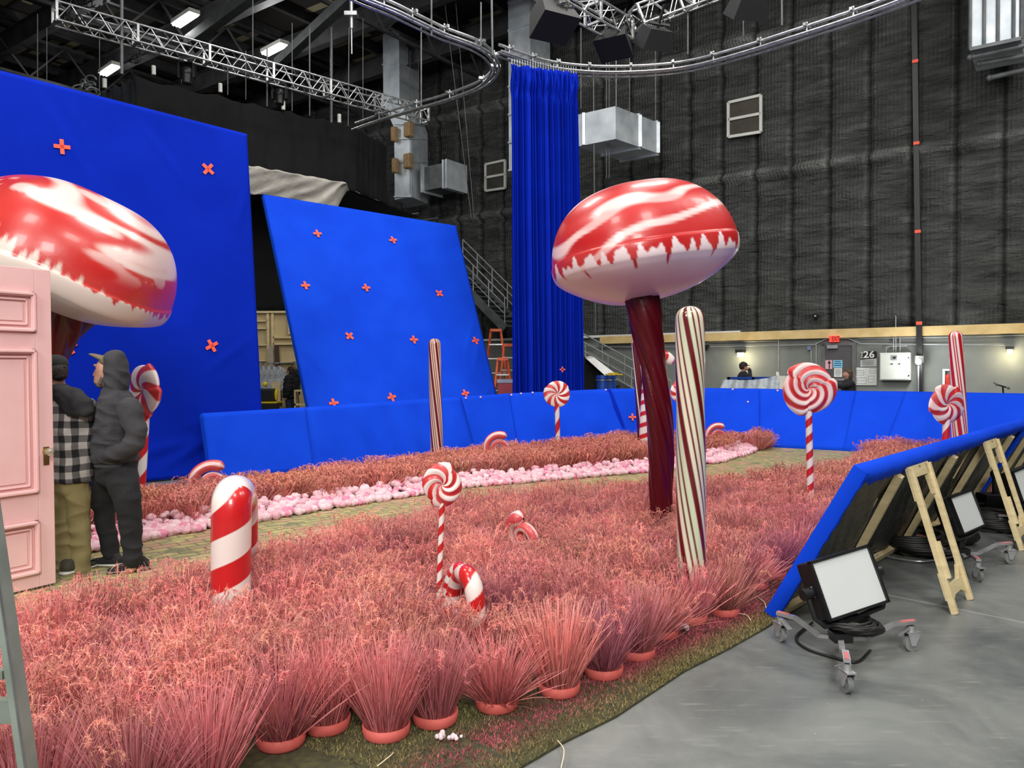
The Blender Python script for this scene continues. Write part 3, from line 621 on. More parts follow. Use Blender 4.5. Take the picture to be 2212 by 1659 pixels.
# black box lamps
def boxlamp(x,y,Y,w,d,h,yaw,tilt,lab):
    c=D(x,y,Y); t=thing('box_lamp',lab,'stage light',c,'black box lamps hanging from the trusses'); ax=np.array([math.cos(yaw),math.sin(yaw),0]); dn=nrm([math.sin(yaw)*tilt,-math.cos(yaw)*tilt,-1]); ay=nrm(np.cross(dn,ax))
    k=MB(); a=w/2; b=d/2; P=[c+ax*i*a*.72+ay*j*b*.72-dn*h/2 for i,j in((-1,-1),(1,-1),(1,1),(-1,1))]+[c+ax*i*a+ay*j*b+dn*h/2 for i,j in((-1,-1),(1,-1),(1,1),(-1,1))]
    k.hexa(P); k.build('housing',pm('dark_navy_housing',(7,8,12),.7,c2=(11,12,16)),t)
    m=MB(); m.cyl(c-dn*h/2,c-dn*(h/2+.45),.03); m.bar(c-dn*(h/2+.08)-ax*a*.7,c-dn*(h/2+.08)+ax*a*.7,.05,.05); m.build('yoke',M['black'],t)
boxlamp(1192,38,15.6,.85,.7,.6,.5,.5,'black box lamp at the top left of the pair of truss ends')
boxlamp(1328,92,17.0,.75,.6,.42,-.5,.6,'black box lamp hanging below the left truss tip')
boxlamp(1415,82,16.5,.72,.6,.4,.35,-.7,'black box lamp hanging below the right truss end')
boxlamp(1615,14,16.2,.75,.6,.45,.2,-.7,'black box lamp cut by the top edge right of the truss ends')
def moving(x,y,Y,lab):
    c=D(x,y,Y); t=thing('moving_head_light',lab,'stage light',c,'moving head lights under the long truss'); k=MB(); k.box(c+[-.16,-.14,.2],c+[.16,.14,.36]); k.build('base',M['black'],t,bevel=.02)
    k=MB(); k.box(c+[-.2,-.06,-.12],c+[-.15,.06,.22]); k.box(c+[.15,-.06,-.12],c+[.2,.06,.22]); k.build('yoke',M['black'],t)
    k=MB(); k.sph(c+[0,0,.02],.15); k.cyl(c+[0,0,.0],c+[0,-.03,-.26],.13,.11,16); k.build('head',M['black'],t)
moving(404,158,18.3,'black moving head light under the long truss, left one'); moving(604,204,20,'black moving head light under the long truss, right one')
k=MB(); c=D(759,32,20); k.box(c-[.16,.12,.05],c+[.16,.12,.05]); k.cyl(c-[0,0,.35],c+[0,0,.5],.05); k.cyl(c-[0,0,1.0],c-[0,0,.3],.02); tag(k.build('chain_hoist',M['steel']),'grey chain hoist hanging above the long truss at upper middle','hoist')
coil('cable_bundle','cluster of lamp brackets and cables above the left screen top edge',D(185,196,17),8,.25,M['darkgalv'],8,.018)
for i,(x,y) in enumerate(((226,180),(332,152),(476,190),(612,228),(733,256))):
    k=MB(); c=D(x,y,20.4+i*.5); k.cyl(c-[0,0,.12],c+[0,0,.12],.055); tag(k.build('post_cap',M['white']),ORD[i]+' from the left of the small white tubes above the black drape','tube','white tubes above the black drape')
# ------------------------------------------------------------------ black draped gallery with cream underside
GA=D(290,162,19.6); GB=D(768,272,23.4); zt=8.95
zb=7.05
def drapebox(A,B,ztA,ztB,zbA,zbB,nu,nv,seed,depth=.07):
    u=np.linspace(0,1,nu)[:,None]; v=np.linspace(0,1,nv)[None,:]; n=nrm(np.cross(np.array(B)-np.array(A),(0,0,1))); n=n if n[1]<0 else -n
    P=A*(1-u[...,None])+B*u[...,None]+0*v[...,None]; sag=.10*np.abs(np.sin(u*math.pi*6))
    zt_=ztA+(ztB-ztA)*u-sag; zb_=zbA+(zbB-zbA)*u; P[...,2]=zt_*(1-v)+zb_*v
    q=np.stack([u*9+v*0,v*1.2+u*0,u*0+v*0+seed],-1); Hh=depth*nza(q,1.)+depth*.5*nza(q*np.array([3,1,1]),1.,2)
    return P+n*Hh[...,None]
t=thing('draped_gallery','raised gallery box hung with black cloth above the slanted blue screen','gallery',(GA+GB)/2*[1,1,0]+[0,0,zb])
surf('black_drape',drapebox(GA,GB,GA[2],GB[2],7.25,7.0,160,40,3,.12),M['drape'],t,thick=.02)
GC=GA+nrm([-.72,.69,0])*2.2; GC2=D(212,200,21.5)
surf('grey_end_cloth',drapebox(GC2,GA,GC2[2],GA[2],7.3,7.25,40,30,4,.08),M['greydrape'],t,thick=.02)
GE=GB+nrm([.3,.9,0])*2.0
surf('side_drape',drapebox(GB,GE,GB[2],GB[2],7.0,7.0,40,30,5,.08),M['drape'],t,thick=.02)
u=np.linspace(0,1,90)[:,None]; v=np.linspace(0,1,14)[None,:]
a=D(470,345,20.1); b=D(748,395,22.5); P=(a*(1-u[...,None])+b*u[...,None])+0*v[...,None]
dep=np.array([-.1,1.3,0]); drop=(.62+.18*np.exp(-((u-.78)/.1)**2))*np.clip((1-u)*9,0.15,1)
P=P+dep*v[...,None]*.5; P[...,2]=P[...,2]-drop*v+ .06*nza(np.stack([u*12+v*3,v*2+u*0,u*0+v*0],-1))
P[...,1]+=.12*nza(np.stack([u*10+v*4,v*1.2+u*0,u*0+v*0+7],-1))
o=surf('cream_underside_cloth',P,M['cream'],t,thick=.01)
o=MB().prism([a+[-1,.6,-.05],b+[-.2,.6,-.05],b+[1.5,5,-.05],a+[-3,6,-.05]],(0,0,.05)).build('gallery_deck',M['black'],t)
# black masking cloth hanging behind the gap between the screens
t=thing('black_masking_cloth','black cloth hanging in the gap between the two blue screens','drape',D(600,670,24.6)*[1,1,0])
P=drapebox(D(440,300,25.5),D(735,330,26.5),7.4,7.4,D(600,668,26)[2],D(600,672,26)[2],80,20,9,.05); surf('cloth',P,M['drape'],t,thick=.02)
# ------------------------------------------------------------------ galvanised ducts
def ductbox(k,c,ax,ay,hx,hy,z0,z1): return k.obox([c[0],c[1],(z0+z1)/2],ax,ay,UP,hx,hy,(z1-z0)/2)
# left tower duct with elbow and side outlet
t=thing('air_duct','tall galvanised duct with a bent upper part and a side outlet, left of the curtain','duct',W(880,425,1.2))
cc=W(846,330,2.3); axn=WN
def dpt(x,y,off=1.9): return W(x,y,off)
def dcol(xl,xm,xr,yt,yb,nm,mat,off=2.2,dp=1.3):   # left face between xl..xm, right face xm..xr in pixels
    c=W(xm,(yt+yb)/2,off); z1=W(xm,yt,off)[2]; z0=W(xm,yb,off)[2]
    L=W(xl,(yt+yb)/2,off); R_=W(xr,(yt+yb)/2,off-dp)
    P=[np.array([p[0],p[1],0]) for p in (c,R_,L+(R_-c),L)]
    return MB().prism([p+UP*z0 for p in P],UP*(z1-z0)).build(nm,mat,t)
dcol(852,888,924,265,425,'lower_shaft',M['galv']); dcol(827,862,905,-20,215,'upper_shaft',M['galv'])
z1=W(862,215,2.2)[2]; z0=W(888,265,2.2)[2]
def q4(xl,xm,xr,y): 
    c=W(xm,y,2.2); L=W(xl,y,2.2); R_=W(xr,y,.9); return [c,R_,L+(R_-c),L]
a=q4(852,888,924,268); b=q4(827,862,905,212)
for p in a: p[2]=a[0][2]
for p in b: p[2]=b[0][2]
MB().hexa(a+b).build('elbow',M['galv'],t)
k=MB(); A=W(920,365,1.7); z1=W(920,362,1.7)[2]; z0=W(920,413,1.7)[2]; B_=W(985,390,1.0)
k.obox([(A[0]+B_[0])/2,(A[1]+B_[1])/2,(z0+z1)/2],WD,WN,UP,np.linalg.norm((B_-A)[:2])/2+.1,.45,(z1-z0)/2); k.build('side_outlet',M['darkgalv'],t)
for x in (933,979,986):
    k=MB(); p=W(x,390,1.35); k.obox([p[0],p[1],(z0+z1)/2],WD,WN,UP,.03,.58,(z1-z0)/2+.08); k.build('flange',M['galv'],t)
for y in (140,215,268,300,350,425):
    k=MB()
    xl,xm,xr=(827,862,905) if y<240 else (852,888,924)
    qd=q4(xl,xm,xr,y); 
    for i in (0,1,3): pass
    k.bar(qd[0]+WN*.02,qd[3]+WN*.02,.05,.05); k.bar(qd[0]+WN*.02,qd[1]+WN*.02,.05,.05); k.build('seam_flange',M['galv'],t)
for (x,y) in ((883,280),(852,290),(882,348),(854,358)):
    c=W(x,y,2.35); s=MB(); s.obox(c,WD,WN,UP,.17 if x>870 else .1,.12,.27); o=s.build('sandbag',pm('tan_sandbag',(150,120,84),.9,c2=(170,140,100),vs=8,bump=(14,.5,.03)),None,bevel=.06); tag(o,{883:'tan sandbag on the right edge of the left duct, upper',852:'tan sandbag on the left edge of the left duct, upper',882:'tan sandbag on the right edge of the left duct, lower',854:'tan sandbag on the left edge of the left duct, lower'}[x],'sandbag','sandbags tied on the duct')
# central shaft behind curtain
t=thing('air_duct','galvanised duct shaft rising above and behind the blue curtain','duct',W(1130,400,.9))
c=W(1145,100,2.4); L=W(1098,100,2.4); R_=W(1188,100,1.2); P=[np.array([p[0],p[1],0]) for p in (c,R_,L+(R_-c),L)]
zt_=14.0; zb_=W(1145,360,2.4)[2]; MB().prism([p+UP*zb_ for p in P],UP*(zt_-zb_)).build('shaft',M['galv'],t)
for z in np.arange(zb_,14,.9):
    k=MB(); k.bar(P[0]+UP*z+WN*.02,P[3]+UP*z+WN*.02,.06,.06); k.bar(P[0]+UP*z+WN*.02,P[1]+UP*z+WN*.02,.06,.06); k.build('seam_flange',M['galv'],t)
# right horizontal duct
t=thing('air_duct','big horizontal galvanised duct box between the curtain and the wall vent','duct',W(1330,330,1.2))
off=3.6; c=W(1330,280,off); z1=W(1330,229,off)[2]; z0=W(1330,300,off)[2]
L=W(1245,280,off); R_=W(1424,280,1.5); dL=(L-c)*[1,1,0]; dR=(R_-c)*[1,1,0]; c0=np.array([c[0],c[1],0])
MB().prism([c0+UP*z0,c0+dR+UP*z0,c0+dR+dL+UP*z0,c0+dL+UP*z0],UP*(z1-z0)).build('duct_body',M['galv'],t)
for s in (.55,.98):
    k=MB(); p=c0+dR*s; k.bar(p+UP*z0+WN*.03,p+UP*z1+WN*.03,.1,.1); k.bar(p+UP*(z1+.02),p+dL+UP*(z1+.02),.1,.08); k.bar(p+UP*(z0-.02),p+dL+UP*(z0-.02),.1,.08); k.build('flange',M['galv'],t)
k=MB()
for s in (.8,):
    p=c0+dL*s; k.bar(p+UP*z0+WN*.03,p+UP*z1+WN*.03,.08,.08)
k.build('flange',M['galv'],t)
# right top duct unit, with pipe brackets
t=thing('air_duct','tall pale galvanised duct at the top right corner','duct',W(2150,120,1.5)*[1,1,1])
A=W(2095,130,2.2); B=W(2206,110,2.2); z0=W(2095,108,2.2)[2]; MB().prism([[A[0],A[1],z0],[B[0],B[1],z0],list((B+WN*-1.6)[:2])+[z0],list((A+WN*-1.6)[:2])+[z0]],UP*4).build('duct_body',M['galv'],t)
k=MB()
for s in (0,.28,.55,.85,1):
    p=A+(B-A)*s; k.bar([p[0]+WN[0]*.03,p[1]+WN[1]*.03,z0],[p[0]+WN[0]*.03,p[1]+WN[1]*.03,z0+4],.06,.05)
k.bar(A*[1,1,0]+UP*z0+WN*.03,B*[1,1,0]+UP*z0+WN*.03,.08,.08); k.build('flange',M['darkgalv'],t)
for i,(x0,y0,x1,y1) in enumerate(((2096,124,2260,88),(2114,138,2260,112),(2138,168,2260,140))):
    k=MB(); k.cyl(W(x0,y0,2.0-i*.3),W(x1,y1,2.0-i*.3),.06); k.sph(W(x0,y0,2.0-i*.3),.075); tag(k.build('steel_pipe',M['darkgalv']),['upper','middle','lowest'][i]+' horizontal pipe end under the top right duct','pipe')
# ------------------------------------------------------------------ stairs along the wall
def stair(name,lab,a,b,w,nst,off0,rails=True,gz=0):
    a=np.array(a,dtype=float);b=np.array(b,dtype=float); t=thing(name,lab,'stairs',b*[1,1,0]+[0,0,max(0,b[2])])
    for s in (0,w): MB().bar(a+WN*s,b+WN*s,.05,.3).build('stringer',M['darkgalv'],t)
    for i in range(nst):
        p=a+(b-a)*(i+.5)/nst; MB().obox(p+WN*w/2,nrm((b-a)*[1,1,0]),WN,UP,.15,w/2-.02,.02).build('tread',M['darkgalv'],t)
    for s in (0,w):
        for h in (.5,.8,1.08):
            k=MB(); k.tube([a+WN*s+UP*h,b+WN*s+UP*h],.02 if h<1 else .026); k.build('handrail',M['rail'],t)
        for i in range(5):
            p=a+(b-a)*i/4+WN*s; k=MB(); k.cyl(p,p+UP*1.08,.02); k.build('baluster',M['rail'],t)
    return t
def landing(lab,a,b,w):
    a=np.array(a,dtype=float);b=np.array(b,dtype=float); t=thing('stair_landing',lab,'landing',(a+b)/2); MB().obox((a+b)/2+WN*w/2,nrm(b-a),WN,UP,np.linalg.norm(b-a)/2,w/2,.08).build('deck',M['darkgalv'],t)
    for s in (0,w):
        for h in (.5,.8,1.08): k=MB(); k.tube([a+WN*s+UP*h,b+WN*s+UP*h],.022); k.build('handrail',M['rail'],t)
a=W(745,436,.5); b=W(880,540,.5); stair('steel_stair','upper steel stair flight beneath the cream cloth, behind the slanted screen',a,b,1.1,10,0)
a2=b+WD*1.6; landing('steel stair landing between the two upper flights behind the slanted screen',b,a2,1.1)
a3=W(1000,580,.5); b3=W(1130,712,.5); stair('steel_stair','steel stair flight visible between the slanted blue screen and the curtain',a3,b3,1.1,13,0)
a4=W(1255,788,.5); b4=np.array(wp(wt(W(1450,850,.5)),.5,.1)); stair('steel_stair','lowest steel stair flight right of the curtain behind the blue barrels',a4,b4,1.1,11,0)
a5=W(1215,786,.5); landing('low steel landing behind the bottom of the blue curtain',[a5[0],a5[1],a4[2]],a4,1.1)
# ------------------------------------------------------------------ path, turf, grass beds
def g2(pts,z=0.): return [G(x,y,z)[:2] for x,y in pts]
def patch(name,poly,mat,z,th=.012):
    P=[[p[0],p[1],z-th] for p in poly]; return MB().prism(P,(0,0,th)).build(name,mat)
def brickmat():
    m,nt,b=newmat('painted_path_bricks'); L=nt.links.new; N=nt.nodes.new
    tc=N('ShaderNodeTexCoord'); mp=N('ShaderNodeMapping'); mp.inputs['Rotation'].default_value=(0,0,-.75); L(tc.outputs['Object'],mp.inputs[0])
    br=N('ShaderNodeTexBrick'); br.inputs['Scale'].default_value=1; br.inputs['Brick Width'].default_value=.24; br.inputs['Row Height'].default_value=.115; br.inputs['Mortar Size'].default_value=.009
    br.inputs['Color1'].default_value=(0,0,0,1); br.inputs['Color2'].default_value=(1,1,1,1); L(mp.outputs[0],br.inputs['Vector'])
    n=N('ShaderNodeTexNoise'); n.inputs['Scale'].default_value=2.6; n.inputs['Detail'].default_value=7; n.inputs['Distortion'].default_value=1.2; L(tc.outputs['Object'],n.inputs['Vector'])
    ad=N('ShaderNodeMath'); ad.operation='MULTIPLY_ADD'; ad.inputs[1].default_value=.28; L(br.outputs['Color'],ad.inputs[0]); L(n.outputs['Fac'],ad.inputs[2])
    r=N('ShaderNodeValToRGB'); e=r.color_ramp.elements; e[0].position=.38; e[0].color=lin((104,114,78))+[1]; e[1].position=.85; e[1].color=lin((190,150,122))+[1]
    for p,c in ((.48,(146,136,96)),(.56,(186,170,112)),(.64,(134,142,90)),(.72,(172,140,108))): q=e.new(p); q.color=lin(c)+[1]
    L(ad.outputs[0],r.inputs[0]); mx=N('ShaderNodeMixRGB'); mx.inputs[2].default_value=lin((112,106,80))+[1]; L(br.outputs['Fac'],mx.inputs[0]); L(r.outputs[0],mx.inputs[1]); L(mx.outputs[0],b.inputs['Base Color'])
    bp=N('ShaderNodeBump'); bp.invert=True; bp.inputs['Strength'].default_value=.5; bp.inputs['Distance'].default_value=.01; L(br.outputs['Fac'],bp.inputs['Height']); L(bp.outputs[0],b.inputs['Normal'])
    b.inputs['Roughness'].default_value=.7; return m
PATH=g2([(-300,1330),(60,1225),(330,1165),(560,1128),(850,1080),(1000,1052),(1200,1038),(1400,1022),(1540,1000),(1600,975),(1640,955),(1900,962),(2060,960),(2060,1010),(1900,1030),(1600,1075),(1200,1140),(900,1190),(600,1280),(300,1400),(-100,1560)])
tag(patch('brick_path',PATH,brickmat(),.014),'winding path of mottled green and tan bricks between the two pink beds','path')
# outlines on the ground
TURF_E=[(1000,1760),(1130,1659),(1215,1609),(1330,1552),(1420,1492),(1480,1452),(1560,1412),(1650,1362),(1700,1330),(1790,1275),(1900,1205),(2050,1125)]
FRONT=[(-200,1900),(240,1770),(420,1700),(608,1625),(706,1588),(835,1605),(940,1578),(1073,1545),(1208,1513),(1305,1473),(1375,1432),(1430,1388),(1500,1362),(1565,1338),(1630,1280),(1675,1258),(1712,1235),(1760,1200),(1850,1135),(1960,1070)]
TURF=g2(TURF_E)+g2([(2050,1000),(1500,1150),(700,1400),(-300,1500),(-400,2400),(300,2400)])
edge=np.array(g2(TURF_E))
def distedge(x,y):
    d=9.
    for i in range(len(edge)-1):
        a,b=edge[i],edge[i+1]; ab=b-a; t=max(0,min(1,np.dot(np.array([x,y])-a,ab)/np.dot(ab,ab))); d=min(d,np.hypot(*(a+ab*t-np.array([x,y]))))
    return d
tb=patch('turf_mat',TURF,pm('turf_backing',(52,52,34),.95,c2=(76,72,44),vs=30),.012); tag(tb,'green artificial turf mat oversprayed with crimson along its edge by the concrete','turf mat')
rng=np.random.default_rng(5)
def turfcol(x,y,d):
    n=noise.noise(Vector((x*1.3,y*1.3,0)))*.5+.5; n2=noise.noise(Vector((x*6,y*6,4)))*.5+.5
    g=np.array((92,100,52))*(1-n)+np.array((136,112,76))*n
    c=np.array((164,72,86))*(.7+.5*n2)
    band=math.exp(-((d-.26-.08*(n-.5))/.13)**2)*min(1,1.15*(.75+.6*n)); return g*(1-band)+c*band
V=[];Cc=[];F=[]
tx=np.array([p[:2] for p in TURF]); fr=np.array(g2(FRONT))
cnt=0; lo=edge.min(0); 
VS=[];CS=[]
while cnt<85000:
    i=rng.integers(0,len(edge)-1); 
    w=1/(3+max(0,edge[i][1]-3)**1.6)
    if rng.random()>w*8: continue
    t=rng.random(); a=edge[i]*(1-t)+edge[i+1]*t; d=nrm([edge[i+1][0]-edge[i][0],edge[i+1][1]-edge[i][1],0]); n_=np.array([-d[1],d[0]])
    s=rng.random()*(1.0 if edge[i][1]>3.6 else 2.3); x,y=a+n_*s
    if y<2.6 : continue
    cnt+=1; VS.append((x,y)); CS.append(turfcol(x,y,s))
XY=np.array(VS); CA=np.array(CS); n=len(XY); ang=rng.random(n)*6.283; hh=rng.uniform(.008,.022,n); w=.0028+.0006*(XY[:,1]-3); lean=rng.normal(0,.008,(n,2))
b0=np.stack([XY[:,0]-np.cos(ang)*w,XY[:,1]-np.sin(ang)*w,np.full(n,.011)],-1); b1=np.stack([XY[:,0]+np.cos(ang)*w,XY[:,1]+np.sin(ang)*w,np.full(n,.011)],-1); tp=np.stack([XY[:,0]+lean[:,0],XY[:,1]+lean[:,1],.011+hh],-1)
V=np.stack([b0,b1,tp],1).reshape(-1,3); lc=lambda a:np.where(a/255.<=.04045,a/255./12.92,((a/255.+.055)/1.055)**2.4)
col=np.repeat(lc(CA*rng.uniform(.75,1.3,(n,1))),3,axis=0)
o=put('turf_pile',V,np.arange(3*n).reshape(-1,3),am('turf_fibre',.8),tb,True,col); tag(o,kind='stuff')
# ---- grass clumps
PAL=np.array([(212, 126, 126), (202, 113, 118), (218, 136, 129), (207, 126, 114), (192, 109, 120), (222, 142, 139)],dtype=float)
def clump(seed,nb=230,hb=.33,splay=.8,width=.0032,nh=10,seg=4,fuzz=26,base=.085,headc=((222,142,130),(216,132,124),(222,152,132),(214,128,122),(218,138,128)),droop=1.,pal=None,hw=1.):
    r=np.random.default_rng(seed); pal=PAL if pal is None else pal
    phi=r.random(nb)*6.283; rho=base*np.sqrt(r.random(nb)); L=hb*r.uniform(.72,1.12,nb)
    tilt=splay*(rho/base)**1.2*r.uniform(.5,1.15,nb)+r.normal(0,.06,nb); bend=r.uniform(.1,1,nb)*np.abs(r.normal(.5,.6,nb))*droop; ph2=phi+r.normal(0,.35,nb)
    ts=np.linspace(0,1,seg+1); A=tilt[:,None]*.8+bend[:,None]*ts[None]**1.5*1.2
    ds=L[:,None]/seg; am_=(A[:,1:]+A[:,:-1])/2
    R=np.concatenate([np.zeros((nb,1)),np.cumsum(np.sin(am_)*ds,1)],1); Z=np.concatenate([np.zeros((nb,1)),np.cumsum(np.cos(am_)*ds,1)],1)
    X=rho[:,None]*np.cos(phi)[:,None]+R*np.cos(ph2)[:,None]; Y=rho[:,None]*np.sin(phi)[:,None]+R*np.sin(ph2)[:,None]
    Pm=np.stack([X,Y,Z],-1); sa=ph2+math.pi/2+r.normal(0,.9,nb); sd=np.stack([np.cos(sa),np.sin(sa),r.normal(0,.3,nb)],-1)
    ww=width*np.array([1]+[1-.75*t**2 for t in ts[1:]])*hw
    P=np.stack([Pm-sd[:,None]*ww[None,:,None],Pm+sd[:,None]*ww[None,:,None]],2).reshape(nb,-1,3)
    Vs=[P.reshape(-1,3)]; k=(seg+1)*2
    bq=np.array([[2*i,2*i+1,2*i+3,2*i+2] for i in range(seg)]); Fq=(np.arange(nb)[:,None,None]*k+bq[None]).reshape(-1,4)
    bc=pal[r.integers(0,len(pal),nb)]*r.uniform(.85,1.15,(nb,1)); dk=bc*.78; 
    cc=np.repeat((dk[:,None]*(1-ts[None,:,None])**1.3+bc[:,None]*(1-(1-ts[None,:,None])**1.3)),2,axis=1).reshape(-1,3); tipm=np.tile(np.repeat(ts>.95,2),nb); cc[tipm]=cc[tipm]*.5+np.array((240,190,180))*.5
    Cs=[cc]; off=nb*k; Fs=[Fq]
    for h in range(nh):
        i=r.integers(0,nb); a=r.random()*6.283; p=np.array([math.cos(a)*rho[i]*2.0,math.sin(a)*rho[i]*2.0,hb*r.uniform(.72,.98)]); 
        p[:2]*=r.uniform(.4,1.9)
        d=r.random()*6.283; rad=r.uniform(.022,.055); m=12; th=np.linspace(0,r.uniform(2.4,4.4),m)
        sp=np.stack([np.cos(d)*(rad-rad*np.cos(th)),np.sin(d)*(rad-rad*np.cos(th)),rad*np.sin(th)*.9],-1)+p
        stem=np.stack([Pm[i,0]*.5,(Pm[i,0]+p)/2+[0,0,.03],p]); side=np.array([-math.sin(d),math.cos(d),0])*width*.9
        st=np.concatenate([stem[:-1],sp]); n=len(st); V=np.stack([st-side,st+side],1).reshape(-1,3); Fs.append(off+np.array([[2*q,2*q+1,2*q+3,2*q+2] for q in range(n-1)])); Vs.append(V); 
        hc=np.array(headc[r.integers(0,len(headc))])*r.uniform(.9,1.12); Cs.append(np.tile(hc*.85,(len(V),1))); off+=len(V)
        idx=r.integers(0,m,int(fuzz*4.5)); q=sp[idx]+r.normal(0,.002,(len(idx),3)); dv=r.normal(0,1,(len(idx),3)); dv/=np.linalg.norm(dv,axis=1)[:,None]; s2=r.normal(0,1,(len(idx),3)); s2/=np.linalg.norm(s2,axis=1)[:,None]
        ln=r.uniform(.008,.021,(len(idx),1)); ws=width*.62
        V=np.stack([q-s2*ws,q+s2*ws,q+dv*ln+s2*ws*.3,q+dv*ln-s2*ws*.3],1).reshape(-1,3); Fs.append(off+np.arange(len(V)).reshape(-1,4)); Vs.append(V); off+=len(V)
        Cs.append(np.repeat(hc*r.uniform(.85,1.2,(len(idx),1)),4,axis=0))
    return np.concatenate(Vs),np.concatenate(Fs),lc(np.concatenate(Cs))
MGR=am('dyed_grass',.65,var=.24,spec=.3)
MPOT=pm('pink_painted_pot',(196,88,80),.7,c2=(206,98,90),vs=6); MSOIL=pm('pot_soil',(70,28,34),.9)
def potmesh():
    n=22; prof=[(.0,.0),(.098,.0),(.102,.01),(.106,.052),(.1,.053),(.094,.038),(.0,.036)]; V=[];F=[]
    for r_,z in prof:
        for i in range(n): a=2*math.pi*i/n; V.append((r_*math.cos(a),r_*math.sin(a),z))
    for j in range(len(prof)-1):
        for i in range(n): F.append((j*n+i,j*n+(i+1)%n,(j+1)*n+(i+1)%n,(j+1)*n+i))
    me=rawmesh('pot',np.array(V),F); me.materials.append(MPOT); return me
POT=potmesh()
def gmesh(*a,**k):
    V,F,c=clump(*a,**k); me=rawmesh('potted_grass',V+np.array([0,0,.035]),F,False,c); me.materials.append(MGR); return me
PURP=np.array([(184, 103, 118), (195, 113, 124), (174, 93, 109), (203, 126, 135)],dtype=float); ROSE=np.array([(222, 131, 128), (214, 120, 116), (225, 144, 136)],dtype=float)
VAR=[gmesh(1,300,.34,.85,.0026,26,4,10),gmesh(2,300,.35,.7,.0026,20,4,10,pal=PURP),gmesh(3,280,.33,1.0,.0026,30,4,10),gmesh(4,300,.36,.65,.0026,18,4,10,pal=ROSE),gmesh(5,260,.30,1.15,.0026,34,4,10),gmesh(6,300,.34,.9,.0026,26,4,10,pal=ROSE)]
# front row: wiry ones with few heads
FV=[gmesh(11,480,.37,.68,.0023,4,5,pal=ROSE,droop=.3),gmesh(12,460,.34,.95,.0023,9,5,droop=.4),gmesh(13,460,.36,.6,.0023,5,5,pal=ROSE,droop=.3),gmesh(14,440,.28,1.35,.0024,9,5,pal=ROSE,droop=.3),gmesh(15,460,.34,.85,.0023,6,5,pal=PURP,droop=.4),gmesh(16,440,.32,1.1,.0023,8,5,droop=.4)]
def place(me,p,rz,s,label,group,pot=True):
    t=thing('potted_plant',label,'potted plant',(p[0],p[1],.013),group,rz)
    o=bpy.data.objects.new('grass_tuft',me); C.objects.link(o); o.parent=t; o.scale=(s,s,s)
    if pot: q=bpy.data.objects.new('pot',POT); C.objects.link(q); q.parent=t
    return t
KEEP=[]   # circles to keep free of clumps: x,y,r
def keep(P,r): KEEP.append((P[0],P[1],r))
rnd=random.Random(4)
FR=[((60,1850),0,'dusty pink potted grass at the lower left, next to the ladder leg'),((290,1790),4,'wiry mauve potted grass cut by the bottom edge, left of centre-left'),((448,1722),0,'tall wiry pink potted grass at the bottom edge left of the first visible pot'),((608,1612),1,'potted pink grass at far left of the visible pot rims'),((706,1578),2,'narrow upright pink potted grass, second visible pot from the left'),((835,1592),0,'large fanned pink potted grass nearest the camera with its whole pot rim showing'),((940,1564),2,'pink potted grass just right of the large fanned one'),((1073,1532),3,'low splayed potted grass with a yellow curled seed head'),((1208,1500),0,'bushy pink potted grass right of the low splayed one'),((1303,1462),4,'pink potted grass leaning right on the turf, sixth visible pot from the left'),((1375,1422),1,'potted grass half hidden behind its leaning neighbour on the front row'),((1428,1378),3,'splayed potted grass left of the small cotton tuft'),((1492,1346),1,'potted grass right in front of the cream fluted pole'),((1563,1330),5,'rounded pink potted grass right of the cream fluted pole'),((1628,1272),3,'dark mauve potted grass behind the rounded one by the pole'),((1668,1250),4,'dark purple-pink potted grass in the shade near the leaning panel'),((1712,1230),5,'potted grass touching the near corner of the leaning blue panel'),((1765,1190),4,'last front row potted grass beside the leaning blue panel')]
used=[]
for i,(p,v,lab) in enumerate(FR):
    g=G(*p)[:2]; used.append(g); 
    if lab: place(FV[v],g,rnd.random()*6.28,rnd.uniform(.95,1.08),lab,'front row of potted pink grass')
# near bed polygon
NEAR=g2([(-200,1900),(240,1770),(420,1702),(608,1612),(706,1578),(835,1592),(940,1564),(1073,1532),(1208,1500),(1303,1462),(1375,1422),(1428,1378),(1492,1346),(1563,1330),(1628,1272),(1668,1250),(1712,1230),(1765,1190),(1850,1130),(1960,1065)])
NEAR+=[D(2130,900,9.2)[:2],D(2190,900,13.2)[:2]]
NEAR+=g2([(2100,952),(1884,950),(1862,984),(1700,1008),(1560,1022),(1400,1034),(1180,1056),(1000,1080),(850,1104),(700,1136),(560,1172),(420,1215),(300,1248),(150,1280),(20,1300),(-150,1320)],.34)
def bedpts(poly,sp,seed):
    r=random.Random(seed); xs=[p[0] for p in poly]; ys=[p[1] for p in poly]; out=[]; row=0; y=min(ys)
    while y<max(ys):
        x=min(xs)+(sp/2 if row%2 else 0)
        while x<max(xs):
            a,b=x+r.gauss(0,sp*.13),y+r.gauss(0,sp*.13)
            if inpoly(a,b,poly): out.append((a,b))
            x+=sp
        y+=sp*.866; row+=1
    return out
FARF=[(150,1205),(200,1190),(330,1162),(560,1124),(700,1100),(850,1076),(1000,1052),(1200,1035),(1400,1018),(1555,997),(1615,978),(1650,962)]
FARB=[(1662,938),(1600,931),(1500,930),(1350,932),(1200,948),(1000,962),(900,977),(700,1002),(520,1022),(430,1034),(300,1046),(180,1062),(60,1080)]
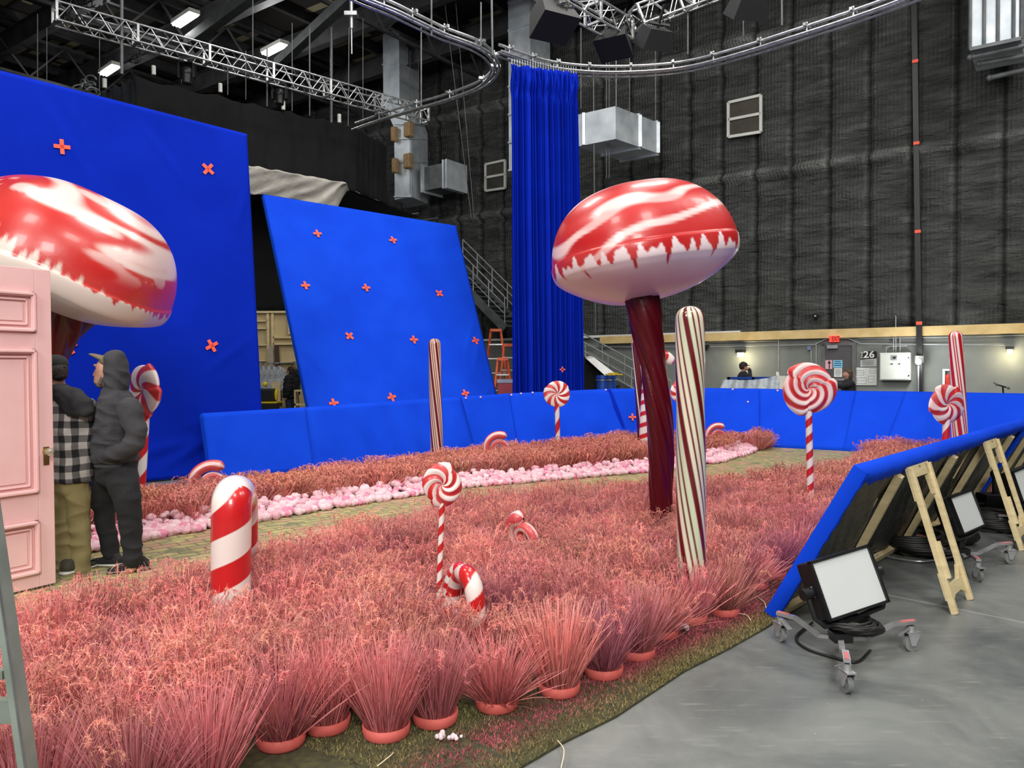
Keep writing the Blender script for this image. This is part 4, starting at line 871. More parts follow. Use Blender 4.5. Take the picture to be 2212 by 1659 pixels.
# ------------------------------------------------------------------ candy props
RED=np.array(lin((196,30,34))); WHT=np.array(lin((232,222,216))); PNK=np.array(lin((224,150,150))); DRED=np.array(lin((84,8,20)))
MCANDY=am('glossy_candy_paint',.28,coat=.5); MSATIN=am('satin_candy_paint',.42,coat=.15,bump=(40,.06))
def sstep(a,b,x): t=np.clip((x-a)/(b-a),0,1); return t*t*(3-2*t)
def capped(path,r,n,S,L,tip=True,bot=False):
    R=np.full_like(S,r)*1.0
    if tip: d=L-S; R=R*np.sqrt(np.clip(1-(np.clip(1-d/r,0,1))**2,0.0004,1))
    if bot: R=R*np.sqrt(np.clip(1-(np.clip(1-S/r,0,1))**2,0.0004,1))
    return R
def stripes(S,TH,pitch,bands,width,r,ph=0,soft=.02):
    x=((S/pitch-TH*bands/(2*math.pi)+ph)%1.0); return sstep(0,soft,x)*(1-sstep(width-soft,width,x))
def cane(name,lab,path,r,pitch,width=.5,bands=1,ph=0,nth=40,n=150,bot=False,mat=None,tip=True,c0=None,c1=None,parent=None,dense=1):
    pt=bez(path,n); seg=np.linalg.norm(np.diff(pt,axis=0),axis=1); L=np.concatenate([[0],np.cumsum(seg)]); tot=L[-1]
    s=np.linspace(0,tot,n); e=np.array([tot-r*v for v in (1,.8,.6,.4,.25,.12,.04,0)]) if tip else np.array([tot]); s=np.unique(np.concatenate([s[s<tot-r],e])) if tip else s
    if bot: s=np.unique(np.concatenate([[0]+[r*v for v in (.04,.12,.25,.4,.6,.8,1)],s[s>r]]))
    pt=np.stack([np.interp(s,L,pt[:,k]) for k in range(3)],-1)
    P,S,TH,LL=sweep(pt,lambda S,th:capped(None,r,None,S+0*th,S.max(),tip,bot),nth)
    m=stripes(S,TH,pitch,bands,width,r,ph)[...,None]; c0=WHT if c0 is None else c0; c1=RED if c1 is None else c1; col=c0*(1-m)+c1*m
    o=surf(name,P,mat or MCANDY,parent,col,cu=True,origin=path[0] if parent is None else None)
    if lab: tag(o,lab,'candy cane')
    return o
# big cane, hook pointing away from the camera
Y=4.45
b=D(500,1400,Y); b[2]=.0; 
pts=[b,D(500,1300,Y),D(500,1150,Y),D(501,1092,Y+.02),D(506,1078,Y+.12),D(514,1078,Y+.3),D(517,1100,Y+.44),D(517,1150,Y+.5),D(516,1222,Y+.5)]
pts[3]=D(500,1085,Y); pts=[b,D(499,1250,Y),D(500,1110,Y),D(502,1076,Y+.06),D(509,1066,Y+.20),D(516,1076,Y+.36),D(518,1110,Y+.46),D(518,1215,Y+.50)]
cane('candy_cane','large red and white candy cane standing in the near pink bed',pts,.112,.315,.5,1,ph=.12,nth=90,n=420); keep(b,.16)
# far cane with hook, behind the mushroom stem
Y=13.3; b=D(1392,960,Y); b[2]=0
cane('candy_cane','far red and white candy cane hooking over behind the dark red mushroom stem',[b,D(1392,930,Y),D(1397,840,Y),D(1404,790,Y),D(1420,768,Y),D(1440,770,Y),D(1454,786,Y)],.087,.197,.42,1,ph=.2,n=160); keep(b,.2)
# folded cane pair
Y=4.15
def G2(x,y,Y): return D(x,y,Y)
b=G2(1030,1385,Y); b[2]=0
pts=[b,G2(1029,1335,Y),G2(1024,1275,Y),G2(1010,1243,Y+.05),G2(997,1243,Y+.16),G2(984,1275,Y+.25),G2(975,1330,Y+.28),G2(972,1390,Y+.28)]
cane('candy_cane','short folded candy cane arch with broad stripes in front, middle of the near bed',pts,.052,.155,.52,1,ph=.3,nth=44,n=140,tip=False); keep(b,.1); keep(D(975,1300,4.42),.15); keep(D(990,1300,4.3),.12)
pts=[G2(1000,1400,Y+.3),G2(1004,1330,Y+.3),G2(1003,1262,Y+.3),G2(997,1234,Y+.33),G2(987,1234,Y+.38),G2(975,1262,Y+.42),G2(970,1330,Y+.45),G2(968,1400,Y+.45)]; pts[0][2]=0
cane('candy_cane','narrower candy cane arch rising behind the folded one',pts,.045,.085,.5,1,ph=.1,nth=40,n=140,tip=False)
pts=[G2(983,1400,Y+.2),G2(984,1340,Y+.2),G2(982,1322,Y+.22),G2(977,1316,Y+.25),G2(971,1325,Y+.27),G2(968,1345,Y+.27),G2(967,1400,Y+.27)]
cane('candy_cane','small low candy cane loop at the left foot of the folded arch',pts,.02,.05,.5,1,nth=24,n=100,tip=False)
# fluted poles
def pole(name,lab,base,top,r,nflute,twist,depth,colf,mat,r1=None,n=120,nth=160,bulge=0,tip=True,group=None,pts=None):
    base=np.array(base,dtype=float); top=np.array(top,dtype=float); path=bez(pts,n) if pts is not None else base+(top-base)*np.linspace(0,1,n)[:,None]
    r1=r if r1 is None else r1
    seg=np.linalg.norm(np.diff(path,axis=0),axis=1); L=np.concatenate([[0],np.cumsum(seg)]); tot=L[-1]; s=np.linspace(0,tot,n)
    if tip: s=np.unique(np.concatenate([s[s<tot-r1],[tot-r1*v for v in (1,.85,.7,.5,.35,.2,.1,.03,0)]]))
    path=np.stack([np.interp(s,L,path[:,k]) for k in range(3)],-1)
    def rad(S,th):
        u=S/S.max(); R=(r+(r1-r)*u)*(1+bulge*np.sin(u*5+1)); ph=(th+twist*S)*nflute
        R=R*(1-depth*(1-np.abs(np.cos(ph/2)))**1.0)
        if tip: d=S.max()-S; R=R*np.clip(1-(np.clip(1-d/r1,0,1))**2.6,0,1)**.5*1.0+.0005
        return R
    P,S,TH,LL=sweep(path,rad,nth); ph=((TH+twist*S)/(2*math.pi))%1.0
    o=surf(name,P,mat,None,colf(ph,S,TH),cu=True,origin=base)
    tag(o,lab,'striped pole',group); keep(base,r+.05); return o
CREAM=np.array(lin((216,206,186))); MAR=np.array(lin((96,12,22))); GRN=np.array(lin((194,202,174)))
def linecol(widths,c0,c1,c2=None):
    def f(ph,S,TH):
        m=np.zeros_like(ph)
        for a,w in widths:
            d=np.abs(((ph-a+.5)%1)-.5); m=np.maximum(m,1-sstep(w*.5,w*.5+.008,d))
        base=c0*np.ones(ph.shape+(3,))
        if c2 is not None: g=(.5+.5*np.sin(ph*2*math.pi*3))[...,None]; base=c0*(1-g)+c2*g
        return base*(1-m[...,None])+c1*m[...,None]
    return f
wl=[]
for i in range(4): a=i/4; wl+= [(a,.05),(a+.085,.014),(a+.15,.014)]
b=D(1494,1320,5.02); b[2]=0; tp=D(1490,661,5.02)
pole('fluted_pole','tall cream pole with twisted maroon pinstripes, nearest the camera right of the big mushroom',b,tp,.098,4,1.9,.07,linecol(wl,CREAM,MAR,GRN),MCANDY,r1=.094)
b=D(944,1000,13.0); b[2]=0; wl2=[]
for i in range(5): a=i/5; wl2+=[(a,.05),(a+.07,.014),(a+.12,.012)]
pole('fluted_pole','slim far cream pole with twisted maroon pinstripes before the slanted blue screen',b,D(938,731,13.0),.112,5,.9,.10,linecol(wl2,np.array(lin((226,190,170))),MAR),MCANDY,r1=.105)
b=D(2076,960,12.2); b[2]=0; wl3=[]
for i in range(4): a=i/4; wl3+=[(a,.07),(a+.1,.02),(a+.15,.02)]
pole('fluted_pole','far white pole with red pinstripes leaning left at the right side',b,D(2064,715,12.2),.125,4,.75,.08,linecol(wl3,np.array(lin((236,226,222))),np.array(lin((190,28,36)))),MCANDY,r1=.105)
b=D(1392,965,13.7); b[2]=0
pole('fluted_pole','far dark red leaning pole with white pinstripes, left of the mushroom stem',b,D(1373,735,13.7),.098,4,.6,.15,linecol([(0,.035),(.25,.035),(.5,.035),(.75,.035)],DRED,WHT),MCANDY,r1=.08)
# lollipops
def lolly_mesh(R,seed,nst=7,tw=1.5,lobes=3,lobe=.12,thick=.2,sharp=True,relief=.022,pink=.25,hole=0,blur=.05):
    nr,nt=46,220; r=random.Random(seed); V=[];Cc=[]
    rr=np.linspace(0,1,nr)[:,None]; th=np.linspace(0,2*math.pi,nt,endpoint=False)[None]
    saw=((th*lobes/(2*math.pi)+r.random())%1.0); out=1+lobe*(saw**1.4-.4)*(1-sstep(.9,1.0,saw)) 
    ph=th+tw*rr**.8*1.6
    st=np.sin(ph*nst); m=sstep(-blur*4,blur*4,st)
    edge=np.sqrt(np.clip(1-rr**4.2,0,1)); t=thick*R*.5*edge*(.72+.28*np.cos((rr-.55)*3)) - .10*R*np.exp(-(rr/.16)**2)*thick*2
    t=t+relief*R*np.cos(ph*nst*1.0+.6)*np.sqrt(rr)*(1-rr**6)
    X=R*rr*out*np.cos(th); Z=R*rr*out*np.sin(th)
    F=np.stack([X,-t,Z],-1); Bk=np.stack([X,t,Z],-1)
    n1=np.array([[noise.noise(Vector((x*6/R*.3,z*6/R*.3,seed))) for x,z in zip(a,b)] for a,b in zip(X,Z)])
    wcol=WHT*(1-.0)+0*X[...,None]; mixp=np.clip(pink*(.6+.8*n1),0,.8)[...,None]; wcol=wcol*(1-mixp)+PNK*mixp
    rc=RED*(1-.35*np.clip(n1+.1,0,1)[...,None]*1.0)+PNK*.25*np.clip(n1+.1,0,1)[...,None]
    mm=np.clip(m+.12*n1,0,1)[...,None]; col=wcol*(1-mm)+rc*mm
    return F,Bk,col
def lolly(lab,c,R,stick_b,rs,yaw=0,roll=0,seed=1,stickpitch=.09,flip=1,grp='round swirl lollipops',tilt=0,**kw):
    c=np.array(c,dtype=float); base=np.array([stick_b[0],stick_b[1],0.]) if stick_b is not None else c*[1,1,0]
    t=thing('lollipop',lab,'lollipop',base,grp)
    F,Bk,col=lolly_mesh(R,seed,**kw); nr,nt=F.shape[:2]
    V=np.concatenate([F.reshape(-1,3),Bk.reshape(-1,3)]); q=grid_faces(nr,nt); a=[]
    for i in range(nr-1):
        for j in range(nt):
            j2=(j+1)%nt; a.append((i*nt+j,(i+1)*nt+j,(i+1)*nt+j2,i*nt+j2)); o=nr*nt; a.append((o+i*nt+j,o+i*nt+j2,o+(i+1)*nt+j2,o+(i+1)*nt+j))
    for j in range(nt): j2=(j+1)%nt; o=nr*nt; e=(nr-1)*nt; a.append((e+j,o+e+j,o+e+j2,e+j2))
    V[:,0]*=flip; cr,sr=math.cos(roll),math.sin(roll); V=np.stack([V[:,0]*cr-V[:,2]*sr,V[:,1],V[:,0]*sr+V[:,2]*cr],-1)
    ct,st_=math.cos(tilt),math.sin(tilt); V=np.stack([V[:,0],V[:,1]*ct-V[:,2]*st_,V[:,1]*st_+V[:,2]*ct],-1)
    cy,sy=math.cos(yaw),math.sin(yaw); V=np.stack([V[:,0]*cy-V[:,1]*sy,V[:,0]*sy+V[:,1]*cy,V[:,2]],-1)+c
    cc=np.concatenate([col.reshape(-1,3)]*2)
    o=put('candy_disc',V,np.array(a),MSATIN,t,True,cc)
    if stick_b is not None:
        b=np.array(stick_b,dtype=float); e=np.array([c[0]+0,c[1]+.0,c[2]-R*.75]); cane('stick',None,[b,(b+e)/2,e],rs,stickpitch,.5,1,nth=24,n=120,tip=False,parent=t,mat=MSATIN)
        keep(b,.08)
    return t
b=D(945,1290,4.72); b[2]=0; lolly('red and white swirl lollipop on a thin stick, nearest to the camera',D(955,1047,4.7),.128,b,.017,yaw=.15,roll=.2,seed=3,stickpitch=.115,nst=6,tw=1.3,lobes=2,lobe=.25,thick=.42,relief=.04,flip=-1)
b=D(1206,960,13.4); b[2]=0; lolly('small far lollipop with clean red and white petals in front of the low blue wall',D(1203,851,13.4),.232,b,.042,yaw=0,roll=.2,seed=5,stickpitch=.40,nst=8,tw=.55,lobes=3,lobe=.07,thick=.25,pink=.0,blur=.02,flip=-1)
b=D(1752,1075,7.7); b[2]=0; lolly('large blurry swirl lollipop on a barber striped stick, right of the fluted pole',D(1747,840,7.7),.262,b,.033,yaw=-.1,roll=.9,seed=8,stickpitch=.165,nst=5,tw=2.6,lobes=3,lobe=.18,thick=.45,pink=.45,blur=.10,relief=.035)
b=D(2040,980,11.2); b[2]=0; lolly('swirl lollipop in front of the leaning white pole at the right',D(2045,873,11.2),.292,b,.05,yaw=.2,roll=2.9,seed=9,stickpitch=.42,nst=7,tw=.9,lobes=5,lobe=.14,thick=.4,pink=.35,blur=.06)
b=D(303,1090,9.4); b[2]=0; lolly('swirl lollipop seen side on behind the man in the grey hoodie',D(313,843,9.4),.325,b,.055,yaw=-.62,roll=.7,seed=12,stickpitch=.42,nst=5,tw=.7,lobes=5,lobe=.16,thick=.5,pink=.2)
b=D(1462,960,12.4); b[2]=0; lolly('lollipop almost hidden behind the cream fluted pole, its left rim showing',D(1472,845,12.4),.19,b,.04,yaw=.2,roll=.4,seed=14,nst=7,tw=.6,lobes=3,lobe=.05,thick=.4)
# half buried swirls: coiled ropes
def buried(lab,x,y,Y,R,yaw,tilt,n=3,z0=None,rr=.28,rot=.9,turns=1.6):
    c=D(x,y,Y); t0=rot; k=240; u=np.linspace(0,1,k); th=t0+u*turns*2*math.pi; rad=R*(1-.78*u)
    P=np.stack([rad*np.cos(th),0*u-.05*R*u,rad*np.sin(th)],-1)
    ct,st_=math.cos(tilt),math.sin(tilt); P=np.stack([P[:,0],P[:,1]*ct-P[:,2]*st_,P[:,1]*st_+P[:,2]*ct],-1); cy,sy=math.cos(yaw),math.sin(yaw)
    P=np.stack([P[:,0]*cy-P[:,1]*sy,P[:,0]*sy+P[:,1]*cy,P[:,2]],-1)+c
    rt=R*rr
    def rf(S,th_): uu=S/S.max(); return rt*(1-.45*uu)*np.clip(np.minimum(uu*25,(1-uu)*30),.02,1)**.5+0*th_
    Q,S,TH,L=sweep(P,rf,40); m=stripes(S,TH,R*14,3,.36,R,.2,.05)[...,None]; pk=RED*.75+PNK*.25; col=pk*(1-m)+(WHT*.6+PNK*.4)*m
    o=surf('buried_swirl_candy',Q,MSATIN,None,col,cu=True,origin=[c[0],c[1],max(0,c[2]-R*1.2)]); tag(o,lab,'swirl candy','swirl candies half sunk in the grass'); 
    return o
buried('coiled pink swirl candy half sunk at the left end of the far bed',455,1048,9.2,.25,.4,0)
buried('red swirl candy half sunk in the far bed, right of the slim far pole',1076,968,12.2,.22,.1,0,rr=.3)
buried('coiled red swirl candy half sunk at the right end of the far bed',1549,944,14.2,.22,.1,0)
buried('tilted red swirl candy sunk in the middle of the near bed',1133,1158,5.9,.15,-.75,.25,rr=.42,rot=1.4)
# ------------------------------------------------------------------ mushrooms
MCAP=am('glossy_mushroom_paint',.34,coat=.2,bump=(6,.12,.03))
def mushroom(lab,cap_c,R,H,under,tilt_x,tilt_y,stem,rs,colf,seed,flute=9,asym=None,rimr=.12,depth=.2):
    cap_c=np.array(cap_c,dtype=float); t=thing('giant_mushroom',lab,'mushroom',np.array(stem[0])*[1,1,0]); keep(stem[0],rs[0]+.04)
    nt=360; prof=[]
    # profile of the cap: dome, rounded rim, underside (r,z) with running parameter
    for a in np.linspace(0,math.pi/2*.93,60): prof.append((math.sin(a)**.92,H*math.cos(a)**.85))
    r0,z0=prof[-1]
    for a in np.linspace(.1,math.pi-.35,24): prof.append((r0+rimr*.25*math.sin(a)*.6-.04*(a/3)**2,z0-rimr*(1-math.cos(a))*.75))
    r1,z1=prof[-1]
    for s in np.linspace(.04,1,44): prof.append((r1*(1-s)+.05*s,z1-under*math.sin(min(1,s*1.15)*math.pi/2)**.8))
    prof=np.array(prof); ns=len(prof); th=np.linspace(0,2*math.pi,nt,endpoint=False)[:,None]
    rr=prof[None,:,0]*R; zz=prof[None,:,1]*R+0*th
    lob=1+.035*np.sin(3*th+seed)+.025*np.sin(5*th+seed*2); lob=lob if asym is None else lob*(asym(th))
    X=rr*np.cos(th)*lob; Y=rr*np.sin(th)*lob*.97; 
    nn=nza(np.stack([X*1.3,Y*1.3,zz*1.3],-1),1.,seed); zz=zz+.05*R*nn*(1-.0*rr); 
    col=colf(X,Y,zz,th+0*rr,np.arange(ns)[None]+0*th,ns,nn)
    P=np.stack([X,Y,zz],-1); cx,sx=math.cos(tilt_x),math.sin(tilt_x); P=np.stack([P[...,0],P[...,1]*cx-P[...,2]*sx,P[...,1]*sx+P[...,2]*cx],-1)
    cy,sy=math.cos(tilt_y),math.sin(tilt_y); P=np.stack([P[...,0]*cy+P[...,2]*sy,P[...,1],-P[...,0]*sy+P[...,2]*cy],-1)+cap_c
    surf('cap',P,MCAP,t,col,cu=True)
    path=bez(stem,110); 
    def rf(S,th_): u=S/S.max(); R_=np.interp(u,np.linspace(0,1,len(rs)),rs); return R_*(1-depth*(1-np.abs(np.cos((th_+S*2.0)*flute/2)))*(.7+.5*np.sin((th_+S*2.0)*2)))*(1+.05*np.sin(S*4+th_))
    Q,S,TH,L=sweep(path,rf,144); dk=np.array(lin((78,6,18)))*np.ones(Q.shape); g=nza(np.stack([TH*2,S*.6,0*S],-1),1.); dk=dk*(1+.25*g[...,None])
    surf('stem',Q,am('wet_dark_red_resin',.3,coat=.25,bump=(30,.12),spec=.3),t,dk,cu=True)
    return t
def capcol_right(X,Y,Z,th,idx,ns,nn):
    R=.8; h=Z/R+.28*nn-.30*(X/R)+.10*np.sin(X*5+1)*.4    # bands rise to the right
    k=np.array([noise.noise(Vector((x*2.2,y*2.2,z*7))) for x,y,z in zip(X.ravel(),Y.ravel(),Z.ravel())]).reshape(X.shape)
    h=h+.05*k
    w=np.zeros_like(X)
    for c,wd in ((.26,.045),(.58,.045),(.90,.035)): w=np.maximum(w,1-sstep(wd*.6,wd*1.3,np.abs(h-c)))
    w=w*(1-.35*sstep(.2,.6,k))
    red=np.array(lin((184,34,36))); red2=np.array(lin((206,84,80))); wh=np.array(lin((232,196,194)))
    kk=np.clip(.35+k*.9,0,1)[...,None]; base=red*(1-kk*.35)+red2*kk*.35; c=base*(1-w[...,None])+wh*w[...,None]
    # drips: white underside reaching up in tongues, red drips running down
    sl=idx-(60+14); dr=4.5*np.sin(th*34)+3.0*np.sin(th*21+1)+3*np.sin(th*53+2)
    thr=sl-dr*1.35; wu=sstep(-1.2,1.2,thr)[...,None]
    un=np.array(lin((234,214,218)))*(1-.10*np.clip(k,0,1)[...,None]); return c*(1-wu)+un*wu
def capcol_left(X,Y,Z,th,idx,ns,nn):
    k=np.array([noise.noise(Vector((x*1.2+4,y*1.2,z*5))) for x,y,z in zip(X.ravel(),Y.ravel(),Z.ravel())]).reshape(X.shape)
    k2=np.array([noise.noise(Vector((x*.9+y*.5,y*3.5-x,z*6+9))) for x,y,z in zip(X.ravel(),Y.ravel(),Z.ravel())]).reshape(X.shape)
    h=Z/1.05+.20*(X/1.05)+.2*k
    w=np.zeros_like(X)
    for c,wd in ((.97,.07),(.72,.05)): w=np.maximum(w,(1-sstep(wd*.5,wd*1.6,np.abs(h-c))))
    w=np.maximum(w,.75*sstep(.22,.4,k2)*sstep(.25,.5,Z)); w=np.clip(w,0,1)
    red=np.array(lin((190,36,34))); red2=np.array(lin((210,84,76))); wh=np.array(lin((230,204,198)))
    kk=np.clip(.4+k,0,1)[...,None]; base=red*(1-kk*.5)+red2*kk*.5; c=base*(1-w[...,None])+wh*w[...,None]
    f=np.abs(((th*31/(2*math.pi))%1)-.5)*2; f2=np.abs(((th*67/(2*math.pi)+.3)%1)-.5)*2
    sl=idx-(54+15*np.cos(th)+2*np.sin(th*3)); thr=sl+6-(8*f**1.5*(.6+.4*np.sin(th*7))+5*f2**1.6)
    wu=sstep(-1.,1.5,thr)[...,None]; un=np.array(lin((222,206,196))); return c*(1-wu)+un*wu
Y=6.7; sb=D(1432,1130,Y); sb[2]=0
stem=[sb,D(1429,1060,Y),D(1427,950,Y),D(1418,850,Y),D(1404,740,Y),D(1385,625,Y),D(1381,590,Y)]
mushroom('giant mushroom with banded cap and dripping white rim, right of the curtain',D(1383,580,6.75),.80,.92,.30,-.05,-.17,stem,[.118,.10,.115,.118,.112,.15,.16],capcol_right,2.0,flute=7,
   asym=lambda th:1+.03*np.cos(th))
Y=7.6; sb=D(-10,1300,Y); sb[2]=0
stem=[sb,D(30,1150,Y),D(62,930,Y),D(84,780,Y),D(118,690,Y),D(150,640,Y)]
mushroom('giant mushroom with streaky red cap and frayed white rim, above the pink door',D(128,606,7.5),1.02,.92,.24,-.02,.46,stem,[.2,.17,.17,.19,.27,.36],capcol_left,5.0,flute=8)
# ------------------------------------------------------------------ leaning blue panels seen from behind, with timber trestles
PU=np.array([.676,.737,0]); PN=np.array([.737,-.676,0]); P0=np.array([1.64,4.90,0])
def pp(s,n,z): return P0+PU*s+PN*n+UP*z
def leanpanel(lab,s0,s1,ribs,seed,bend=0.):
    t=thing('leaning_blue_panel',lab,'blue screen',pp((s0+s1)/2,.1,0),'leaning blue panels along the right edge of the set')
    SL=nrm(PN*.55+UP*.985); L=1.13; NB=nrm(PN*.985-UP*.55)   # back normal
    nu,nv=int((s1-s0)*34)+8,44; u=np.linspace(0,1,nu)[:,None,None]; v=np.linspace(0,1,nv)[None,:,None]
    top=lambda s: 0.
    base=P0+PU*(s0+(s1-s0)*u)+UP*.03; Pb=base+SL*L*v
    H=.03*nza(np.stack([u[...,0]*(s1-s0)*3+v[...,0]*2.5,v[...,0]*1.5-u[...,0]*3,0*u[...,0]*v[...,0]+seed],-1))+.015*nza(np.stack([u[...,0]*(s1-s0)*9+v[...,0]*7,v[...,0]*3-u[...,0]*5,0*u[...,0]*v[...,0]+seed],-1))
    surf('plastic_backing',Pb+NB*(.02+np.clip(H,-.02,.05))[...,None],M['plastic'],t)
    surf('blue_face',Pb-NB*.03+0*H[...,None],MBLUE,t)
    # wrapped blue hem on the back, ragged inner edge
    k=MB(); n=int((s1-s0)*22); rr=random.Random(seed)
    def hem(pa,pb,inw,w0,w1,m):
        V=[];F=[]
        for i in range(m+1):
            p=pa+(pb-pa)*i/m; w=w0+(w1-w0)*rr.random(); V+=[p-NB*.035,p+NB*.05,p+inw*w*.5+NB*(.055+.01*rr.random()),p+inw*w+NB*.045]
        for i in range(m):
            for j in range(3): F.append((i*4+j,(i+1)*4+j,(i+1)*4+j+1,i*4+j+1))
        k.add(V,F,True)
    a=P0+PU*s0+UP*.03; b=P0+PU*s1+UP*.03
    hem(a+SL*L,b+SL*L,-SL,.085,.13,n); hem(a,b,SL,.04,.09,n); hem(a,a+SL*L,PU,.02,.05,26); hem(b,b+SL*L,-PU,.05,.12,26)
    k.build('blue_hem',MBLUE,t)
    for s in ribs:
        p=P0+PU*s+UP*.03; q=MB(); q.bar(p+PU*.33+SL*.04+NB*.06,p+SL*L*.90+NB*.06,.045,.05,up=NB); q.build('rib',M['wood'],t)
    q=MB(); q.obox(P0+PU*(s0+s1)/2+UP*.03+SL*.05+NB*.045,PU,NB,SL,(s1-s0)/2-.06,.022,.03); q.build('bottom_rail',M['wood'],t)
    return t
leanpanel('leaning blue panel with black plastic back, nearest the camera at the right',0,5.3,[.8,2.25,3.35,4.6],3)
leanpanel('second leaning blue panel continuing to the right edge of the photo',5.42,9.4,[5.8,6.7,7.7,8.7],7)
def trestle(lab,s0):
    t=thing('timber_trestle',lab,'support frame',pp(s0+.2,.86,0),'pale timber support trestles')
    A0=pp(s0,.585,.93); A1=pp(s0+.42,.585,.93); F0=pp(s0,.86,.0); F1=pp(s0+.42,.86,.0); SLd=nrm(F0-A0)
    for a,f in ((A0,F0),(A1,F1)): MB().bar(a,f,.038,.045,up=PU).build('leg',M['wood'],t,bevel=.003)
    NBk=np.cross(PU,SLd)
    for sg in (1,):
        def at(s,d): return pp(s,.585,.93)+SLd*d
        w=NBk*.018
        MB().prism([at(s0-.02,-.01),at(s0+.44,-.01),at(s0+.44,.10),at(s0+.36,.07),at(s0+.06,.07),at(s0-.02,.10)],w).build('top_board',M['wood'],t)
        MB().prism([at(s0-.02,.0),at(s0+.07,.0),at(s0+.035,.22),at(s0-.02,.22)],w*1.6).build('top_gusset',M['wood'],t)
        MB().prism([at(s0+.44,.0),at(s0+.35,.0),at(s0+.385,.22),at(s0+.44,.22)],w*1.6).build('top_gusset',M['wood'],t)
        MB().prism([at(s0-.02,.70),at(s0+.02,.72),at(s0+.10,.80),at(s0+.32,.80),at(s0+.40,.72),at(s0+.44,.70),at(s0+.44,.88),at(s0+.36,.90),at(s0+.28,.87),at(s0+.14,.87),at(s0+.06,.90),at(s0-.02,.88)],w*1.5).build('foot_board',M['wood'],t)
        MB().bar(at(s0,.50)-NBk*.02,at(s0,.74)-NBk*.02,.045,.03,up=PU).build('splice',M['wood'],t)
        k=MB(); k.cyl(at(s0+.21,.0),at(s0+.21,.03)+w*3,.015); k.sph(at(s0+.23,-.01)+w*2,.018); k.build('clamp',M['steel'],t)
    k=MB(); k.bar(pp(s0-.07,.46,.90),pp(s0-.07,.32,.60),.05,.02,up=PU); k.build('cleat',M['wood'],t)
    return t
trestle('pale timber trestle propping the near end of the leaning panel',.9)
trestle('pale timber trestle propping the leaning panel farther right',3.23)
# ------------------------------------------------------------------ soft light panels on rolling stands
MCH=pm('worn_chrome',(190,190,194),.25,.55,c2=(160,158,160),vs=10)
def caster(t,P,dirv,r=.045,s=1.):
    P=np.array(P,dtype=float); P[2]=0; d=nrm([dirv[0],dirv[1],0]); sd=np.array([-d[1],d[0],0]); c=P+UP*r
    w=MB(); w.cyl(c-sd*.014,c+sd*.014,r,n=24); w.cyl(c-sd*.017,c+sd*.017,r*.45,n=16); o=w.build('caster_wheel',pm('grey_wheel_rubber',(110,112,112),.45,c2=(130,132,132)),t)
    k=MB(); 
    for q in (-1,1): k.prism([c+sd*.02*q-d*.012-UP*.01,c+sd*.02*q+d*.012-UP*.01,c+sd*.02*q+d*.045+UP*(r+.02),c+sd*.02*q-d*.035+UP*(r+.02)],sd*.004*q)
    k.obox(c+UP*(r+.02)+d*.005,d,sd,UP,.042,.024,.004); k.cyl(c+UP*(r+.024),c+UP*(r+.055),.022); k.build('fork',MCH,t); k=MB(); k.obox(c+UP*(r+.028)-d*.05,nrm(d+UP*.5),sd,nrm(UP-d*.5),.045,.016,.004); k.build('brake_pedal',MCH,t)
